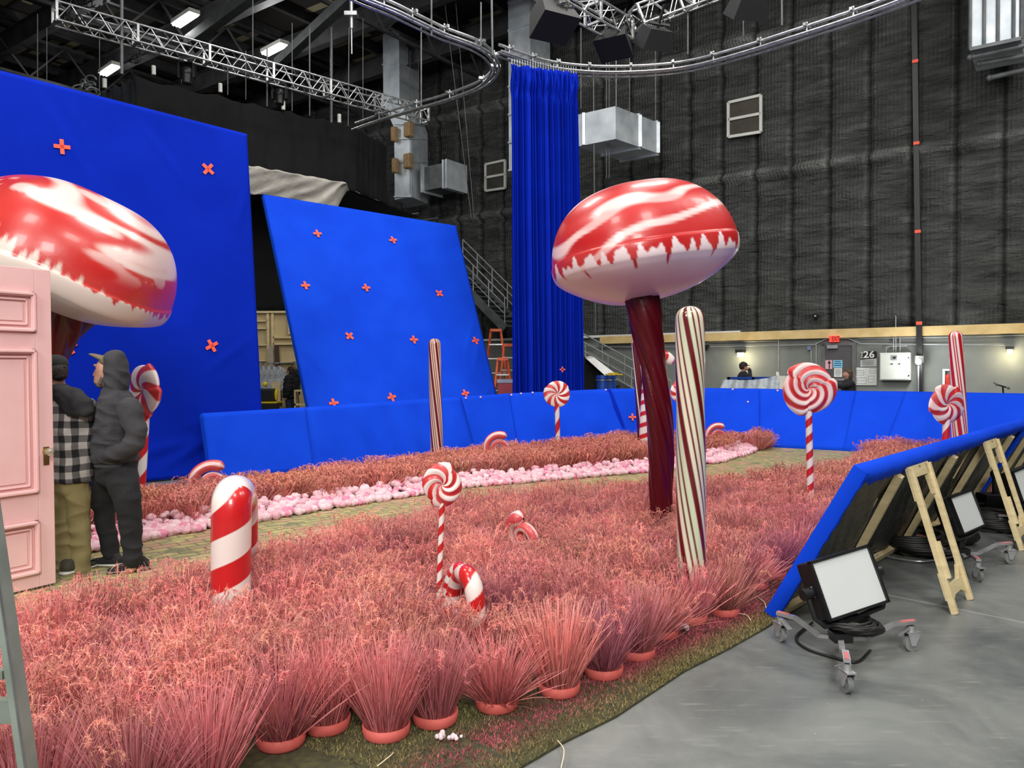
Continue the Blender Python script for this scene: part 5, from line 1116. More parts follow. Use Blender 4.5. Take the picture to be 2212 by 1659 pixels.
def softlight(lab,quad,col,hub,cast,head_th=.11,seed=1,coilr=.2):
    t=thing('soft_light',lab,'stage light',np.array(hub)*[1,1,0],'white soft light panels on rolling stands'); A,B,Cc,Dd=[np.array(q) for q in quad]   # TL TR BR BL
    x=nrm(B-A); up=nrm(A-Dd); n=nrm(np.cross(x,up)); up=np.cross(n,x); w=np.linalg.norm(B-A); h=np.linalg.norm(A-Dd); c=(A+B+Cc+Dd)/4
    MB().obox(c-n*.004,x,up,n,w/2,h/2,.004).build('diffuser',pm('white_diffuser',(198,203,203),.5,c2=(202,206,206)),t)
    k=MB(); e=.014
    for s in (-1,1): k.obox(c+x*s*(w/2+e/2),x,up,n,e/2,h/2+e,.014); k.obox(c+up*s*(h/2+e/2),x,up,n,w/2+e,e/2,.014)
    k.build('bezel',M['black'],t)
    MB().obox(c-n*(.012+head_th/2),x,up,n,w/2+.01,h/2+.008,head_th/2).build('head_body',M['black'],t,bevel=.01)
    k=MB()
    for i in range(7): k.obox(c-n*(.03+head_th)+x*(i-3)*w*.12,x,up,n,.006,h*.42,.02)
    k.build('heat_sink',M['black'],t)
    k=MB(); yk=c-n*(head_th*.5); r=w/2+.05; k.tube([yk-x*r,yk-x*r-up*h*.45,yk-x*(r-.04)-up*(h*.62),yk-up*(h*.66),yk+x*(r-.04)-up*(h*.62),yk+x*r-up*h*.45,yk+x*r],.016,8); k.build('yoke',M['black'],t)
    for s in (-1,1): k=MB(); k.cyl(yk+x*(r-.03)*s,yk+x*(r+.03)*s,.032,n=20); k.build('tilt_knob',M['black'],t)
    k=MB(); k.obox(c-n*.06-x*(w/2+.012),x,up,n,.002,.03,.012); k.build('spec_label',M['offwhite'],t)
    hub=np.array(hub); top=yk-up*(h*.66)
    k=MB(); k.tube([top,(top*.3+(hub+UP*.5)*.7)*[1,1,0]+UP*(top[2]*.6+.1),hub+UP*.16],.018); k.cyl(hub+UP*.12,hub+UP*.30,.026); k.cyl(hub+UP*.2,hub+UP*.23,.036); k.build('post',M['black'],t)
    MB().obox(hub+UP*.13,(1,0,0),(0,1,0),UP,.05,.05,.025).build('hub_bracket',M['black'],t)
    for cp in cast:
        cp=np.array(cp); cp[2]=0; d=nrm(cp-hub*[1,1,0]); k=MB(); L=np.linalg.norm((cp-hub)[:2]); p1=hub*[1,1,0]+d*L*.35+UP*.10; p2=hub*[1,1,0]+d*L*.75+UP*.165; p3=cp+d*.02+UP*.165
        k.bar(hub*[1,1,0]+UP*.12,p1,.03,.02); k.bar(p1,p2,.03,.018); k.bar(p2,p3,.034,.018); k.build('leg',MCH,t)
        k=MB(); k.bar(p2+UP*.011+(p3-p2)*.3,p3+UP*.011,.02,.004); k.build('red_tape',pm('pinkish_red_tape',(176,96,98),.6),t)
        caster(t,cp,[d[0]+.5*math.sin(seed),d[1],0])
    return t
Y1=4.32
q=[D(1753,1219,4.22),D(1873,1183,4.36),D(1912,1293,4.30),D(1793,1338,4.14)]
hub=G(1815,1400,.12)*[1,1,0]; hub=D(1815,1400,4.22); hub[2]=0
softlight('white soft light panel on a rolling stand, nearest the camera at the right',q,None,hub,[G(1686,1386),G(1829,1496),G(1968,1406)],seed=1)
q=[D(2053,1076,6.0),D(2099,1059,6.25),D(2123,1135,6.2),D(2079,1152,5.92)]
hub=D(2075,1215,6.15); hub[2]=0
softlight('white soft light panel behind the first trestle, second from the camera',q,None,hub,[G(2112,1256),G(2180,1217),G(1985,1200)],seed=2)
q=[D(2190,1020,7.2),D(2250,996,7.5),D(2270,1060,7.45),D(2203,1084,7.12)]
hub=D(2225,1120,7.4); hub[2]=0
softlight('white soft light panel cut off by the right edge of the photo, farthest one',q,None,hub,[G(2160,1150),G(2250,1165),G(2290,1110)],seed=3)
def cablecoil(lab,c,r,n,mat,rt=.008,seed=0,h=.05,orange=False):
    rr=random.Random(seed); t=thing('coiled_cable',lab,'cable',c); k=MB(); P=[]; m=n*18
    for i in range(m):
        a=2*math.pi*i/18; q=r*(.75+.25*math.sin(i*.37+seed)+.08*rr.random()); P.append(np.array(c)+[q*math.cos(a)*1.15,q*math.sin(a),rt+h*(i/m)+rr.uniform(0,.012)])
    k.tube(P,rt,6); k.build('cable',mat,t)
    if orange: k=MB(); k.tube(P[40:45],rt*1.5,6); k.build('orange_plug',pm('orange_plug',(240,120,40),.5),t)
    return t
cablecoil('black cable coiled over the base of the nearest soft light stand',D(1835,1388,4.28)*[1,1,0]+UP*.13,.15,9,M['rubber'],.009,1,.07,True)
cablecoil('black cable piled on the floor beside the second soft light stand',D(1990,1200,6.6)*[1,1,0]+UP*.01,.26,10,M['rubber'],.014,2,.14)
cablecoil('black cable piled at the base of the farthest soft light stand',D(2160,1130,7.6)*[1,1,0]+UP*.01,.28,12,M['rubber'],.016,3,.18)
k=MB(); k.tube(bez([G(1755,1345,.02),G(1720,1375,.012),G(1740,1400,.01),G(1800,1420,.01),G(1850,1430,.01),G(1880,1405,.01)],40),.008,6); tag(k.build('power_cable',M['rubber']),'black power cable snaking under the nearest stand on the concrete','cable')
k=MB(); k.tube(bez([G(1905,1198,.03),G(1940,1207,.02),G(1990,1213,.02),G(2030,1208,.03),G(2070,1200,.1)],30),.008,6); tag(k.build('safety_chain',M['steel']),'silver chain lying on the floor below the leaning panel','chain')
# black equipment bag heap behind second stand
k=MB(); rr=random.Random(8)
for i in range(9): c=D(1960+i*13,1190-i*4,6.9)*[1,1,0]; k.sph([c[0]+rr.gauss(0,.05),c[1]+rr.gauss(0,.05),.06+rr.uniform(0,.05)],.12,12,8,(1.4,1,.7))
o=k.build('equipment_bag',pm('black_nylon',(12,12,13),.45,bump=(12,.6,.03))); m=o.modifiers.new('merge','REMESH'); m.mode='VOXEL'; m.voxel_size=.012; tag(o,'crumpled black equipment bag lying beneath the leaning panel','bag')
k=MB(); c=D(2150,1085,7.9)*[1,1,0]; k.box(c+[-.15,-.1,0],c+[.15,.1,.3]); k.cyl(c+[0,0,.3],c+[0,0,.55],.03); k.sph(c+[0,0,.5],.05); tag(k.build('ballast_box',M['black'],bevel=.01),'black ballast box with a chrome lamp head beyond the second soft light','electrical box')
"""
"""
# ------------------------------------------------------------------ people
def blob(name,chains,mat,parent,vox=.012,wr=0,wsc=(6,6,3),smooth=4,seed=0,sub=7,extra=None):
    k=MB()
    for ch in chains:
        for i in range(len(ch)-1):
            a,b=[np.array([*c[:3],*(c[3:] if len(c)>4 else (c[3],)*3)],dtype=float) for c in (ch[i],ch[i+1])]
            d=np.linalg.norm(a[:3]-b[:3]); m=max(2,int(d/(.28*min(a[3:].min(),b[3:].min())))+1); m=min(m,16)
            for j in range(m+1):
                t=j/m; t2=t*t*(3-2*t)*.5+t*.5; c=a*(1-t)+b*t; r=a[3:]*(1-t2)+b[3:]*t2; k.sph(c[:3],1.,14,10,r)
        if len(ch)==1: c=ch[0]; k.sph(c[:3],1.,18,12,c[3:] if len(c)>4 else (c[3],)*3)
    if extra: extra(k)
    V=np.concatenate(k.V); me=rawmesh(name,V,k.F); tmp=bpy.data.objects.new('tmp',me); C.objects.link(tmp)
    m=tmp.modifiers.new('r','REMESH'); m.mode='VOXEL'; m.voxel_size=vox; m.use_smooth_shade=True
    s=tmp.modifiers.new('s','SMOOTH'); s.iterations=smooth; s.factor=.6
    bpy.context.view_layer.update(); dg=bpy.context.evaluated_depsgraph_get(); me2=bpy.data.meshes.new_from_object(tmp.evaluated_get(dg)); bpy.data.objects.remove(tmp)
    n=len(me2.vertices); co=np.zeros(n*3,dtype=np.float32); me2.vertices.foreach_get('co',co); co=co.reshape(-1,3).astype(float)
    if wr:
        no=np.zeros(n*3,dtype=np.float32); me2.vertices.foreach_get('normal',no); no=no.reshape(-1,3)
        h=np.array([noise.noise(Vector((p[0]*wsc[0]+seed+p[2]*wsc[2]*.6,p[1]*wsc[1],p[2]*wsc[2]-p[0]*2))) for p in co]); h=1-np.abs(h)*2.2; co=co+no*(h*wr)[:,None]
    if parent is not None: co=co-wloc(parent)
    me2.vertices.foreach_set('co',co.astype(np.float32).ravel()); me2.update(); me2.materials.clear()
    o=mkobj(name,me2,mat,parent); me2.polygons.foreach_set('use_smooth',np.ones(len(me2.polygons),dtype=bool)); return o
def cloth(nm,c,c2,vs=5,b=(90,.12)): return pm(nm,c,.92,c2=c2,vs=vs,bump=b)
Y0=6.15
def m(px,py,dy=0,*r): p=D(px,py,Y0+dy); return (p[0],p[1],p[2],*r)
# man in grey hoodie
t=thing('person','man in charcoal hoodie with hood up over a cap, standing on the brick path','person',m(245,1240,0)[:2]+(.014,))
blob('body',[[m(229,799,0,.076,.075,.10),m(222,814,0,.062,.06,.075),m(216,824,0,.045,.05,.045)],[m(214,803,0,.030,.042,.04)],[m(209,800,0,.014,.014,.018),m(204,810,0,.014,.013,.013)],[m(209,789,0,.018,.045,.012)],[m(208,819,0,.012,.024,.008)],[m(208,823,0,.011,.022,.008)],
   [m(235,815,0,.055),m(245,850,0,.06)],[m(250,860,0,.08),m(250,1000,0,.10)],[m(258,1010,-.06,.07),m(280,1120,-.08,.05),m(287,1205,-.08,.04),m(284,1228,-.1,.035)],[m(232,1010,.06,.07),m(226,1115,.1,.05),m(240,1190,.12,.04),m(238,1212,.12,.035)]],M['skin'],t,vox=.006,smooth=3)
k=MB()
for dy in (-.036,.036): p=m(208.5,797,dy); k.sph(p,.010,10,8)
k.build('eye',pm('dark_eye',(40,30,28),.3),t)
blob('beard',[[m(213,826,-.0,.03,.046,.03),m(219,833,0,.03,.05,.022)],[m(221,815,-.047,.018,.016,.03),m(216,828,-.04,.018,.015,.015)],[m(205.5,817,0,.008,.028,.005)]],pm('grey_brown_beard',(84,72,64),.9,c2=(120,108,98),vs=60,bump=(90,.6)),t,vox=.005,smooth=1)
blob('cap',[[m(238,780,0,.085,.082,.06)],[m(224,775,0,.03,.075,.018),m(208,768,0,.03,.07,.009),m(199,765,0,.018,.055,.007)]],cloth('olive_cap',(96,86,66),(114,102,80)),t,vox=.006,smooth=2)
HOOD=cloth('charcoal_fleece',(46,46,50),(60,60,64),3,(140,.15))
blob('hoodie',[[m(250,785,0,.088,.100,.105),m(253,812,0,.085,.100,.11),m(247,846,0,.082,.105,.07)],[m(246,846,0,.085,.12,.05),m(256,872,0,.125,.205,.06),m(253,915,0,.165,.19,.10),m(249,960,0,.172,.18,.10),m(250,992,0,.165,.175,.05)],
  [m(280,886,-.16,.085,.085,.09),m(293,930,-.19,.075),m(290,958,-.2,.068),m(266,973,-.2,.06),m(240,983,-.17,.052),m(226,988,-.13,.05)],[m(222,985,-.02,.055,.13,.06)],[m(250,885,.16,.08),m(235,930,.2,.07),m(225,965,.17,.06)]],HOOD,t,vox=.0085,wr=.014,wsc=(7,5,9),smooth=3)
k=MB(); k.tube([m(224,868,-.085)[:3],m(214,890,-.1)[:3],m(209,915,-.11)[:3],m(206,935,-.11)[:3]],.004,6); k.build('zip',M['steel'],t)
blob('hem_band',[[m(250,1000,0,.158,.172,.018),m(250,1006,0,.155,.17,.016)],[m(238,982,-.19,.05,.05,.045),m(232,985,-.17,.05,.05,.045)]],HOOD,t,vox=.008,smooth=2)
TR=cloth('black_trousers',(17,18,20),(27,28,31),3)
blob('trousers',[[m(252,1000,0,.145,.16,.06),m(254,1030,0,.15,.155,.08)],[m(262,1035,-.07,.115,.11,.1),m(275,1075,-.1,.095),m(281,1120,-.1,.08),m(284,1165,-.1,.072),m(287,1212,-.1,.062,.07,.05)],[m(232,1035,.07,.105,.105,.1),m(222,1080,.1,.09),m(226,1115,.1,.075),m(233,1155,.12,.066),m(240,1198,.13,.058,.065,.04)]],TR,t,vox=.009,wr=.013,wsc=(5,5,8),smooth=3,seed=3)
def shoe(nm,P,yaw,parent,matu,mats,L=.29):
    c=np.array(P,dtype=float); d=np.array([math.cos(yaw),math.sin(yaw),0]); 
    def q(f,z,rx,ry,rz): p=c+d*f*L; return (p[0],p[1],z,rx,ry,rz)
    blob(nm,[[q(-.38,.065,.042,.042,.045),q(-.1,.062,.045,.045,.04),q(.18,.05,.045,.045,.032),q(.42,.04,.036,.036,.022)],[q(-.3,.1,.038,.038,.03)]],matu,parent,vox=.007,smooth=3)
    blob(nm+'_sole',[[q(-.42,.028,.048,.048,.018),q(0,.026,.045,.045,.014),q(.45,.028,.042,.042,.014)]],mats,parent,vox=.007,smooth=1)
    k=MB()
    for i in range(4):
        p=c+d*L*(.02+i*.07)+UP*(.098-i*.012); s=np.array([-d[1],d[0],0]); k.cyl(p-s*.03,p+s*.03,.003,n=6)
    k.build('laces',pm('grey_laces',(150,150,150),.8),parent)
SH=cloth('black_knit_shoe',(24,24,26),(36,36,38)); SOLE=pm('pale_sole',(190,190,182),.7)
fp=G(227,1222,.014)[:3]; fp[2]=0; shoe('shoe',G(229,1226),math.pi-.15,t,SH,SOLE); shoe('shoe',G(279,1238),math.pi+.55,t,SH,pm('dark_sole',(90,88,84),.7))
# man in plaid shirt, seen from behind
def plaid():
    mt,nt,b=newmat('black_white_plaid_flannel'); L=nt.links.new; N=nt.nodes.new; tc=N('ShaderNodeTexCoord')
    n=N('ShaderNodeTexNoise'); n.inputs['Scale'].default_value=3; L(tc.outputs['Object'],n.inputs['Vector']); vm=N('ShaderNodeVectorMath'); vm.operation='MULTIPLY_ADD'; vm.inputs[1].default_value=(.05,.05,.05); L(n.outputs['Color'],vm.inputs[0]); L(tc.outputs['Object'],vm.inputs[2])
    sx=N('ShaderNodeSeparateXYZ'); L(vm.outputs[0],sx.inputs[0])
    def stripe(o,p):
        d=N('ShaderNodeMath'); d.operation='DIVIDE'; d.inputs[1].default_value=p; L(o,d.inputs[0]); f=N('ShaderNodeMath'); f.operation='FRACT'; L(d.outputs[0],f.inputs[0]); g=N('ShaderNodeMath'); g.operation='GREATER_THAN'; g.inputs[1].default_value=.5; L(f.outputs[0],g.inputs[0]); return g.outputs[0]
    a=stripe(sx.outputs['X'],.092); c=stripe(sx.outputs['Z'],.112); ad=N('ShaderNodeMath'); ad.operation='ADD'; L(a,ad.inputs[0]); L(c,ad.inputs[1]); h=N('ShaderNodeMath'); h.operation='MULTIPLY'; h.inputs[1].default_value=.5; L(ad.outputs[0],h.inputs[0])
    r=N('ShaderNodeValToRGB'); r.color_ramp.interpolation='CONSTANT'; e=r.color_ramp.elements; e[0].position=0; e[0].color=lin((176,172,168))+[1]; e[1].position=.75; e[1].color=lin((26,26,30))+[1]; q=e.new(.25); q.color=lin((96,94,94))+[1]
    L(h.outputs[0],r.inputs[0]); L(r.outputs[0],b.inputs['Base Color']); b.inputs['Roughness'].default_value=.95; return mt
Y0=6.12
t=thing('person','man in black and grey plaid jacket and olive trousers beside the pink door','person',m(150,1250,0)[:2]+(.014,))
blob('body',[[m(122,795,0,.078,.09,.10),m(118,812,-.01,.06,.075,.06)],[m(120,815,0,.058),m(128,848,0,.06)],[m(142,880,0,.10),m(145,1010,0,.11)],[m(141,1000,0,.08),m(144,1120,0,.05),m(146,1225,0,.04)],[m(168,1000,0,.08),m(172,1120,0,.05),m(172,1230,0,.04)],[m(106,812,-.02,.012,.02,.03)],[m(96,870,.1,.06),m(88,950,.15,.045),m(70,960,.2,.03)]],M['skin'],t,vox=.007,smooth=3)
blob('hair',[[m(124,800,-.02,.080,.085,.07),m(126,812,-.03,.07,.06,.04)]],M['hair'],t,vox=.006,smooth=1)
blob('cap',[[m(121,786,0,.088,.10,.075)],[m(139,797,-.03,.012,.03,.02)]],cloth('black_cap',(26,28,28),(38,40,40)),t,vox=.006,smooth=2)
k=MB(); k.tube([m(137,792,-.05)[:3],m(142,795,-.03)[:3],m(143,800,0)[:3]],.006,6); k.build('cap_strap',M['black'],t)
PL=plaid()
blob('flannel_jacket',[[m(130,850,0,.09,.11,.05),m(142,872,0,.20,.14,.06),m(152,910,0,.215,.15,.1),m(152,960,0,.205,.15,.1),m(150,1010,0,.185,.15,.08),m(152,1036,0,.175,.15,.03)],
   [m(108,878,0,.085),m(100,930,.02,.075),m(104,975,.06,.065),m(98,990,.12,.05)],[m(190,880,0,.07),m(196,920,.06,.06),m(190,960,.12,.055)]],PL,t,vox=.009,wr=.009,wsc=(6,4,5),smooth=3,seed=5)
blob('hood',[[m(126,838,-.06,.09,.09,.03),m(150,852,-.12,.12,.06,.05),m(170,872,-.15,.11,.05,.075),m(184,884,-.15,.07,.045,.06)],[m(140,858,-.13,.11,.05,.05),m(165,886,-.15,.09,.04,.05)]],pm('dark_hood_lining',(26,26,29),.9,c2=(40,40,43),vs=8,bump=(60,.2)),t,vox=.008,wr=.008,wsc=(9,4,9),smooth=2)
OL=cloth('olive_trousers',(126,116,78),(146,134,92),3)
blob('trousers',[[m(148,1020,0,.155,.13,.06),m(150,1055,0,.158,.13,.08)],[m(134,1060,0,.095,.11,.09),m(136,1120,.0,.082),m(140,1180,0,.075),m(144,1232,0,.078,.08,.035)],[m(166,1060,0,.098,.11,.09),m(170,1120,0,.08),m(173,1180,0,.073),m(172,1230,0,.08,.08,.035)]],OL,t,vox=.009,wr=.013,wsc=(5,5,9),smooth=3,seed=9)
for (x,yw) in ((145,2.0),(172,1.2)): p=m(x,1246,0); shoe('shoe',(p[0],p[1],0),yw,t,cloth('dark_olive_shoe',(50,50,42),(66,64,54)),SOLE)
# far people
def far_person(lab,px,ytop,Y,jac,tr,hairm,face=-1,h=None,arm='down',hat=None,puff=0,scale=1.,lean=0):
    c=D(px,ytop,Y); H=c[2] if h is None else h; x0,y0=c[0],c[1]; z0=c[2]-H; t=thing('person',lab,'person',(x0,y0,max(0,z0)))
    def q(dx,dy,z,*r): return (x0+dx*face*-1+lean*max(0,z-H*.5),y0+dy,z0+z,*r)
    hd=H-.115
    body=[[q(0,0,hd,.08,.085,.11)],[q(-.07,0,hd-.02,.03,.03,.03)],[q(0,0,hd-.05,.055),q(.02,0,H-.3,.06),q(.02,0,H*.55,.12),q(0,0,H*.5,.12)],[q(-.02,-.08,H*.5,.08),q(0,-.09,.1,.05)],[q(-.02,.08,H*.5,.08),q(.05,.09,.1,.05)]]
    if arm=='up': arms=[q(.02,-.2,H-.33,.06),q(-.08,-.24,H-.5,.05),q(-.12,-.1,H-.22,.042),q(-.11,-.04,H-.16,.04)]
    elif arm=='forward': arms=[q(0,-.17,H-.32,.07),q(-.2,-.18,H-.38,.055),q(-.38,-.14,H-.32,.045)]
    else: arms=[q(.02,-.2,H-.33,.06+puff),q(.02,-.24,H-.6,.055+puff),q(-.06,-.2,H-.85,.045+puff)]
    hand=arms[-1]; body.append([(hand[0],hand[1],hand[2],.045),(hand[0]-.06*0,hand[1],hand[2]-.02,.04)])
    for f in range(4): body.append([(hand[0]-.02*(1 if face<0 else -1),hand[1]-.03+f*.018,hand[2]-.03,.012),(hand[0]-.07*(1 if face<0 else -1),hand[1]-.03+f*.018,hand[2]-.04,.009)])
    blob('body',body,M['skin'],t,vox=.012,smooth=2)
    arms2=[tuple(a) for a in arms[:-1]]+[tuple(np.array(arms[-1][:3])*.6+np.array(arms[-2][:3])*.4)+(arms[-1][3],)]
    blob('jacket',[[q(.02,0,H-.27,.09,.12,.06),q(.02,0,H-.36,.13+puff,.2+puff,.1),q(0,0,H*.62,.14+puff,.18+puff,.1),q(0,0,H*.5,.14+puff,.17+puff,.06)],arms2,[q(.02,.2,H-.36,.06),q(0,.22,H-.65,.05)]]+([[q(.06,0,H-.25,.09,.11,.06)]] if puff else []),jac,t,vox=.014,wr=.02 if puff else .01,wsc=(2,2,14) if puff else (6,4,6),smooth=2)
    blob('trousers',[[q(0,0,H*.5,.13,.16,.08)],[q(-.02,-.08,H*.48,.1),q(0,-.09,.08,.07)],[q(-.02,.08,H*.48,.1),q(.05,.09,.08,.07)]],tr,t,vox=.014,smooth=2)
    blob('hair',[[q(.025,0,hd+.03,.085,.09,.10)]]+([[q(.05,0,hd-.03,.07,.09,.09)]] if hat!='cap' else []),hairm,t,vox=.012,wr=.012,wsc=(20,20,20),smooth=1)
    if hat=='cap': blob('cap',[[q(.0,0,hd+.055,.088,.092,.07)],[q(-.07,0,hd+.045,.05,.06,.010),q(-.13,0,hd+.04,.02,.05,.008)]],M['black'],t,vox=.009,smooth=1)
    if hat=='beanie': blob('beanie',[[q(.0,0,hd+.06,.095,.098,.075)]],cloth('grey_beanie',(92,90,82),(108,104,94)),t,vox=.012,smooth=1)
    return t
BJ=cloth('black_jacket_cloth',(20,21,26),(30,32,38)); DK=cloth('dark_jeans',(34,44,62),(46,58,80))
far_person('man in a black cap and dark jacket drinking below the wall lamp',1607,783,19.0,BJ,DK,M['hair'],face=1,arm='up',hat='cap')
far_person('person with tousled dark hair and black jacket reaching forward below the charcoal door',1833,797,16.9,BJ,DK,pm('brown_curly_hair',(66,56,40),.8,c2=(88,76,56),vs=30,bump=(30,.8)),face=-1,arm='forward',lean=-.05)
far_person('dark haired person in a black puffer jacket between the two blue screens',626,793,21.5,BJ,DK,M['hair'],face=-1,puff=.05)
far_person('person in a grey beanie with fair hair standing just behind the puffer jacket person',637,782,22.1,BJ,DK,pm('fair_hair',(150,128,84),.8,c2=(176,152,104),vs=30,bump=(30,.7)),face=-1,hat='beanie')
# ------------------------------------------------------------------ foreground pink door on the left
DM=pm('pale_pink_gloss_paint',(228,182,181),.45,c2=(233,190,188),vs=3,bump=(26,.12,.01))
e=D(110,1259,5.86); e[2]=0; f0=np.array([-.447,-.894,0]); nD=np.array([.894,-.447,0]); z0=.03; z1=2.41
E0=G(121,1259,.03); Fp=G(-2,1288,.03); f0=nrm((Fp-E0)*[1,1,0]); nD=np.array([-f0[1],f0[0],0]); 
if nD[0]<0: nD=-nD
Wd=.86; z1=E0[2]+ (D(106,584,E0[1])[2]-E0[2])
t=thing('pink_door','pale pink panelled wooden door with glass knob standing at the left edge','door',E0+f0*Wd/2)
def dp(s,z,o=0.): return E0*[1,1,0]+f0*s+nD*o+UP*z
def dbox(k,s0,s1,a,b,o0,o1):
    return k.hexa([dp(s0,a,o0),dp(s1,a,o0),dp(s1,a,o1),dp(s0,a,o1),dp(s0,b,o0),dp(s1,b,o0),dp(s1,b,o1),dp(s0,b,o1)])
zz=lambda y: D(100,y,E0[1]-.1)[2]
dbox(MB(),0,Wd,E0[2],z1,-.045,-.012).build('core_panel',DM,t)
k=MB(); st=.115
zt1,zt2=zz(632),zz(718); zm1,zm2=zz(755),zz(1064); zl1,zl2=zz(1124),zz(1238)
dbox(k,0,st,E0[2],z1,-.045,0); dbox(k,Wd-st,Wd,E0[2],z1,-.045,0); dbox(k,st,Wd-st,zt1,z1,-.045,0); dbox(k,st,Wd-st,zm1,zt2,-.045,0); dbox(k,st,Wd-st,zl1,zm2,-.045,0); dbox(k,st,Wd-st,E0[2],zl2,-.045,0)
k.build('stiles_and_rails',DM,t,bevel=.004)
for (a,b) in ((zt2,zt1),(zm2,zm1),(zl2,zl1)):
    k=MB()
    for (w,o0,o1,ins) in ((.03,-.012,.016,0),(.018,-.012,.026,.004),(.012,-.012,.004,.05)):
        s0,s1,a1,b1=st+ins,Wd-st-ins,a+ins,b-ins
        dbox(k,s0,s0+w,a1,b1,o0,o1); dbox(k,s1-w,s1,a1,b1,o0,o1); dbox(k,s0,s1,a1,a1+w,o0,o1); dbox(k,s0,s1,b1-w,b1,o0,o1)
    dbox(k,st+.08,Wd-st-.08,a+.08,b-.08,-.012,-.004); k.build('panel_moulding',DM,t,bevel=.003)
kz=zz(977); pl=MB(); dbox(pl,.035,.075,kz-.10,kz+.035,0,.004); pl.build('escutcheon',pm('tarnished_brass',(150,128,70),.4,.8,c2=(120,98,50),vs=20),t)
kb=MB(); c=dp(.055,kz,.0); kb.cyl(c,c+nD*.035,.012,n=16); kb.cyl(c,c+nD*.008,.026,n=20); kb.build('knob_shank',pm('worn_brass',(176,160,104),.35,.8),t)
m_,nt,b=newmat('cut_glass'); b.inputs['Transmission Weight'].default_value=.85; b.inputs['Roughness'].default_value=.05; b.inputs['IOR'].default_value=1.5; b.inputs['Base Color'].default_value=(.95,.95,.93,1)
kb=MB(); c=dp(.055,kz,.052); kb.sph(c,.030,8,6,(1,1,1)); kb.build('glass_knob',m_,t)
# foreground ladder leg
LM=pm('greyish_green_aluminium',(128,140,130),.4,.35,c2=(150,160,150),vs=6)
t=thing('stepladder','grey aluminium stepladder leg with a rung at the lower left edge','ladder',D(60,1700,2.25)*[1,1,0])
def ext(x0,y0,x1,y1,y): return x0+(x1-x0)*(y-y0)/(y1-y0)
A=D(ext(-6,1190,61,1659,900),900,2.42); B=D(ext(-6,1190,61,1659,2000),2000,2.2); B=A+(B-A)*((A[2])/(A[2]-B[2]))
x=nrm(np.cross(nrm(B-A),(0,1,0)))
k=MB(); k.bar(A,B,.024,.06,up=(0,1,0)); k.build('rail',LM,t,bevel=.002); k=MB(); k.bar(A+[.012,-.031,0],B+[.012,-.031,0],.006,.004); k.build('rail_edge',M['steel'],t)
A2=A+[-.30,0,0]; B2=B+[-.52,0,0]; k=MB(); k.bar(A2,B2,.024,.06,up=(0,1,0)); k.build('rail',LM,t)
for zf in (.28,.60,.92):
    a=A+(B-A)*(1-zf/A[2]) if False else B+(A-B)*(zf/A[2]); b=B2+(A2-B2)*(zf/A2[2]); k=MB(); k.bar(a,b,.03,.07); k.build('step',LM,t)
aa=D(12,1455,2.3); k=MB(); k.bar(aa,aa+[-.4,0,0.0],.03,.026); k.build('spreader_bar',LM,t)
# ------------------------------------------------------------------ storage area between the screens
t=thing('plywood_flat','tall framed plywood set wall behind the gap between the blue screens','set wall',D(610,790,23.5)*[1,1,0])
Yf=23.5; wf=D(700,672,Yf)[0]; x0=D(540,672,Yf)[0]; zt=D(610,672,Yf)[2]
MB().box([x0-1,Yf,0],[wf+1,Yf+.03,zt]).build('plywood_sheet',M['ply'],t)
def stud(px0,px1,y0,y1,dep=.12):
    a=D(px0,y1,Yf-dep);b=D(px1,y0,Yf-dep); MB().box([a[0],Yf-dep,max(0,a[2])],[b[0],Yf,b[2]]).build('stud',M['wood'],t)
for px in (577,587,622): stud(px,px+4,672,800 if px!=622 else 722)
for y in (672,726,740,780): stud(590,700,y,y+5)
for y in (692,708,744,778): stud(545,577,y,y+3)
stud(545,700,671,676,.16)
for i,(a,b,c,nm) in enumerate(((585,596,(150,140,126),'pale grey plank leaning on the plywood set wall'),(597,607,(66,46,40),'dark brown plank leaning beside the pale grey one'))):
    k=MB(); p=D(a+4+i*3,800,Yf-.5); q_=D(a,746,Yf-.2); p[2]=.5; k.bar(p,q_,.14,.03,up=(0,1,0)); tag(k.build('plank',pm('plank_'+('grey' if i==0 else 'brown'),c,.8)),nm,'plank')
t=thing('garment_rack','garment rack with a horizontal pole between the blue screens','rack',D(600,860,22.6)*[1,1,0])
k=MB(); a=D(552,786,22.6); b=D(668,782,22.6); k.cyl(a,b,.02); k.build('hanging_pole',M['rail'],t)
for p in (a,b): k=MB(); k.cyl(p,p*[1,1,0],.02); k.build('upright',M['rail'],t)
gm=pm('translucent_garment_bag',(196,200,204),.3,c2=(150,154,160),vs=5,bump=(12,.7,.05))
gl=['leftmost','second from the left','middle','fourth from the left','rightmost, beyond the people']
for i,px in enumerate((567,578,590,603,656)):
    c=D(px,790,22.55); k=MB(); n=20; V=[];F=[]
    for j in range(12):
        v=j/11; hw=(.02+.20*min(1,v*5))*(1+.06*math.sin(v*9+i)); 
        for q in range(n): a_=2*math.pi*q/n; V.append([c[0]+hw*math.cos(a_),c[1]+.09*math.sin(a_)*(1+.4*math.sin(q*2+j)),c[2]-v*.72])
    for j in range(11):
        for q in range(n): F.append((j*n+q,j*n+(q+1)%n,(j+1)*n+(q+1)%n,(j+1)*n+q))
    tt=thing('garment_bag','white garment in clear plastic on the rack, '+gl[i],'garment',c-[0,0,.72],'bagged garments on the rack'); k.add(V,F,True).build('bag',gm,tt); k=MB(); k.tube([c+[0,0,-.02],c+[0,0,.06],c+[.02,0,.09],c+[.04,0,.06]],.006,6); k.build('hanger',M['black'],tt)
k=MB(); c=D(597,850,21.9)*[1,1,0]; k.box(c+[-.12,-.02,.2],c+[.12,.02,1.25]); tag(k.build('plywood_offcut',M['wood']),'pale plywood board standing below the garment rack','board')
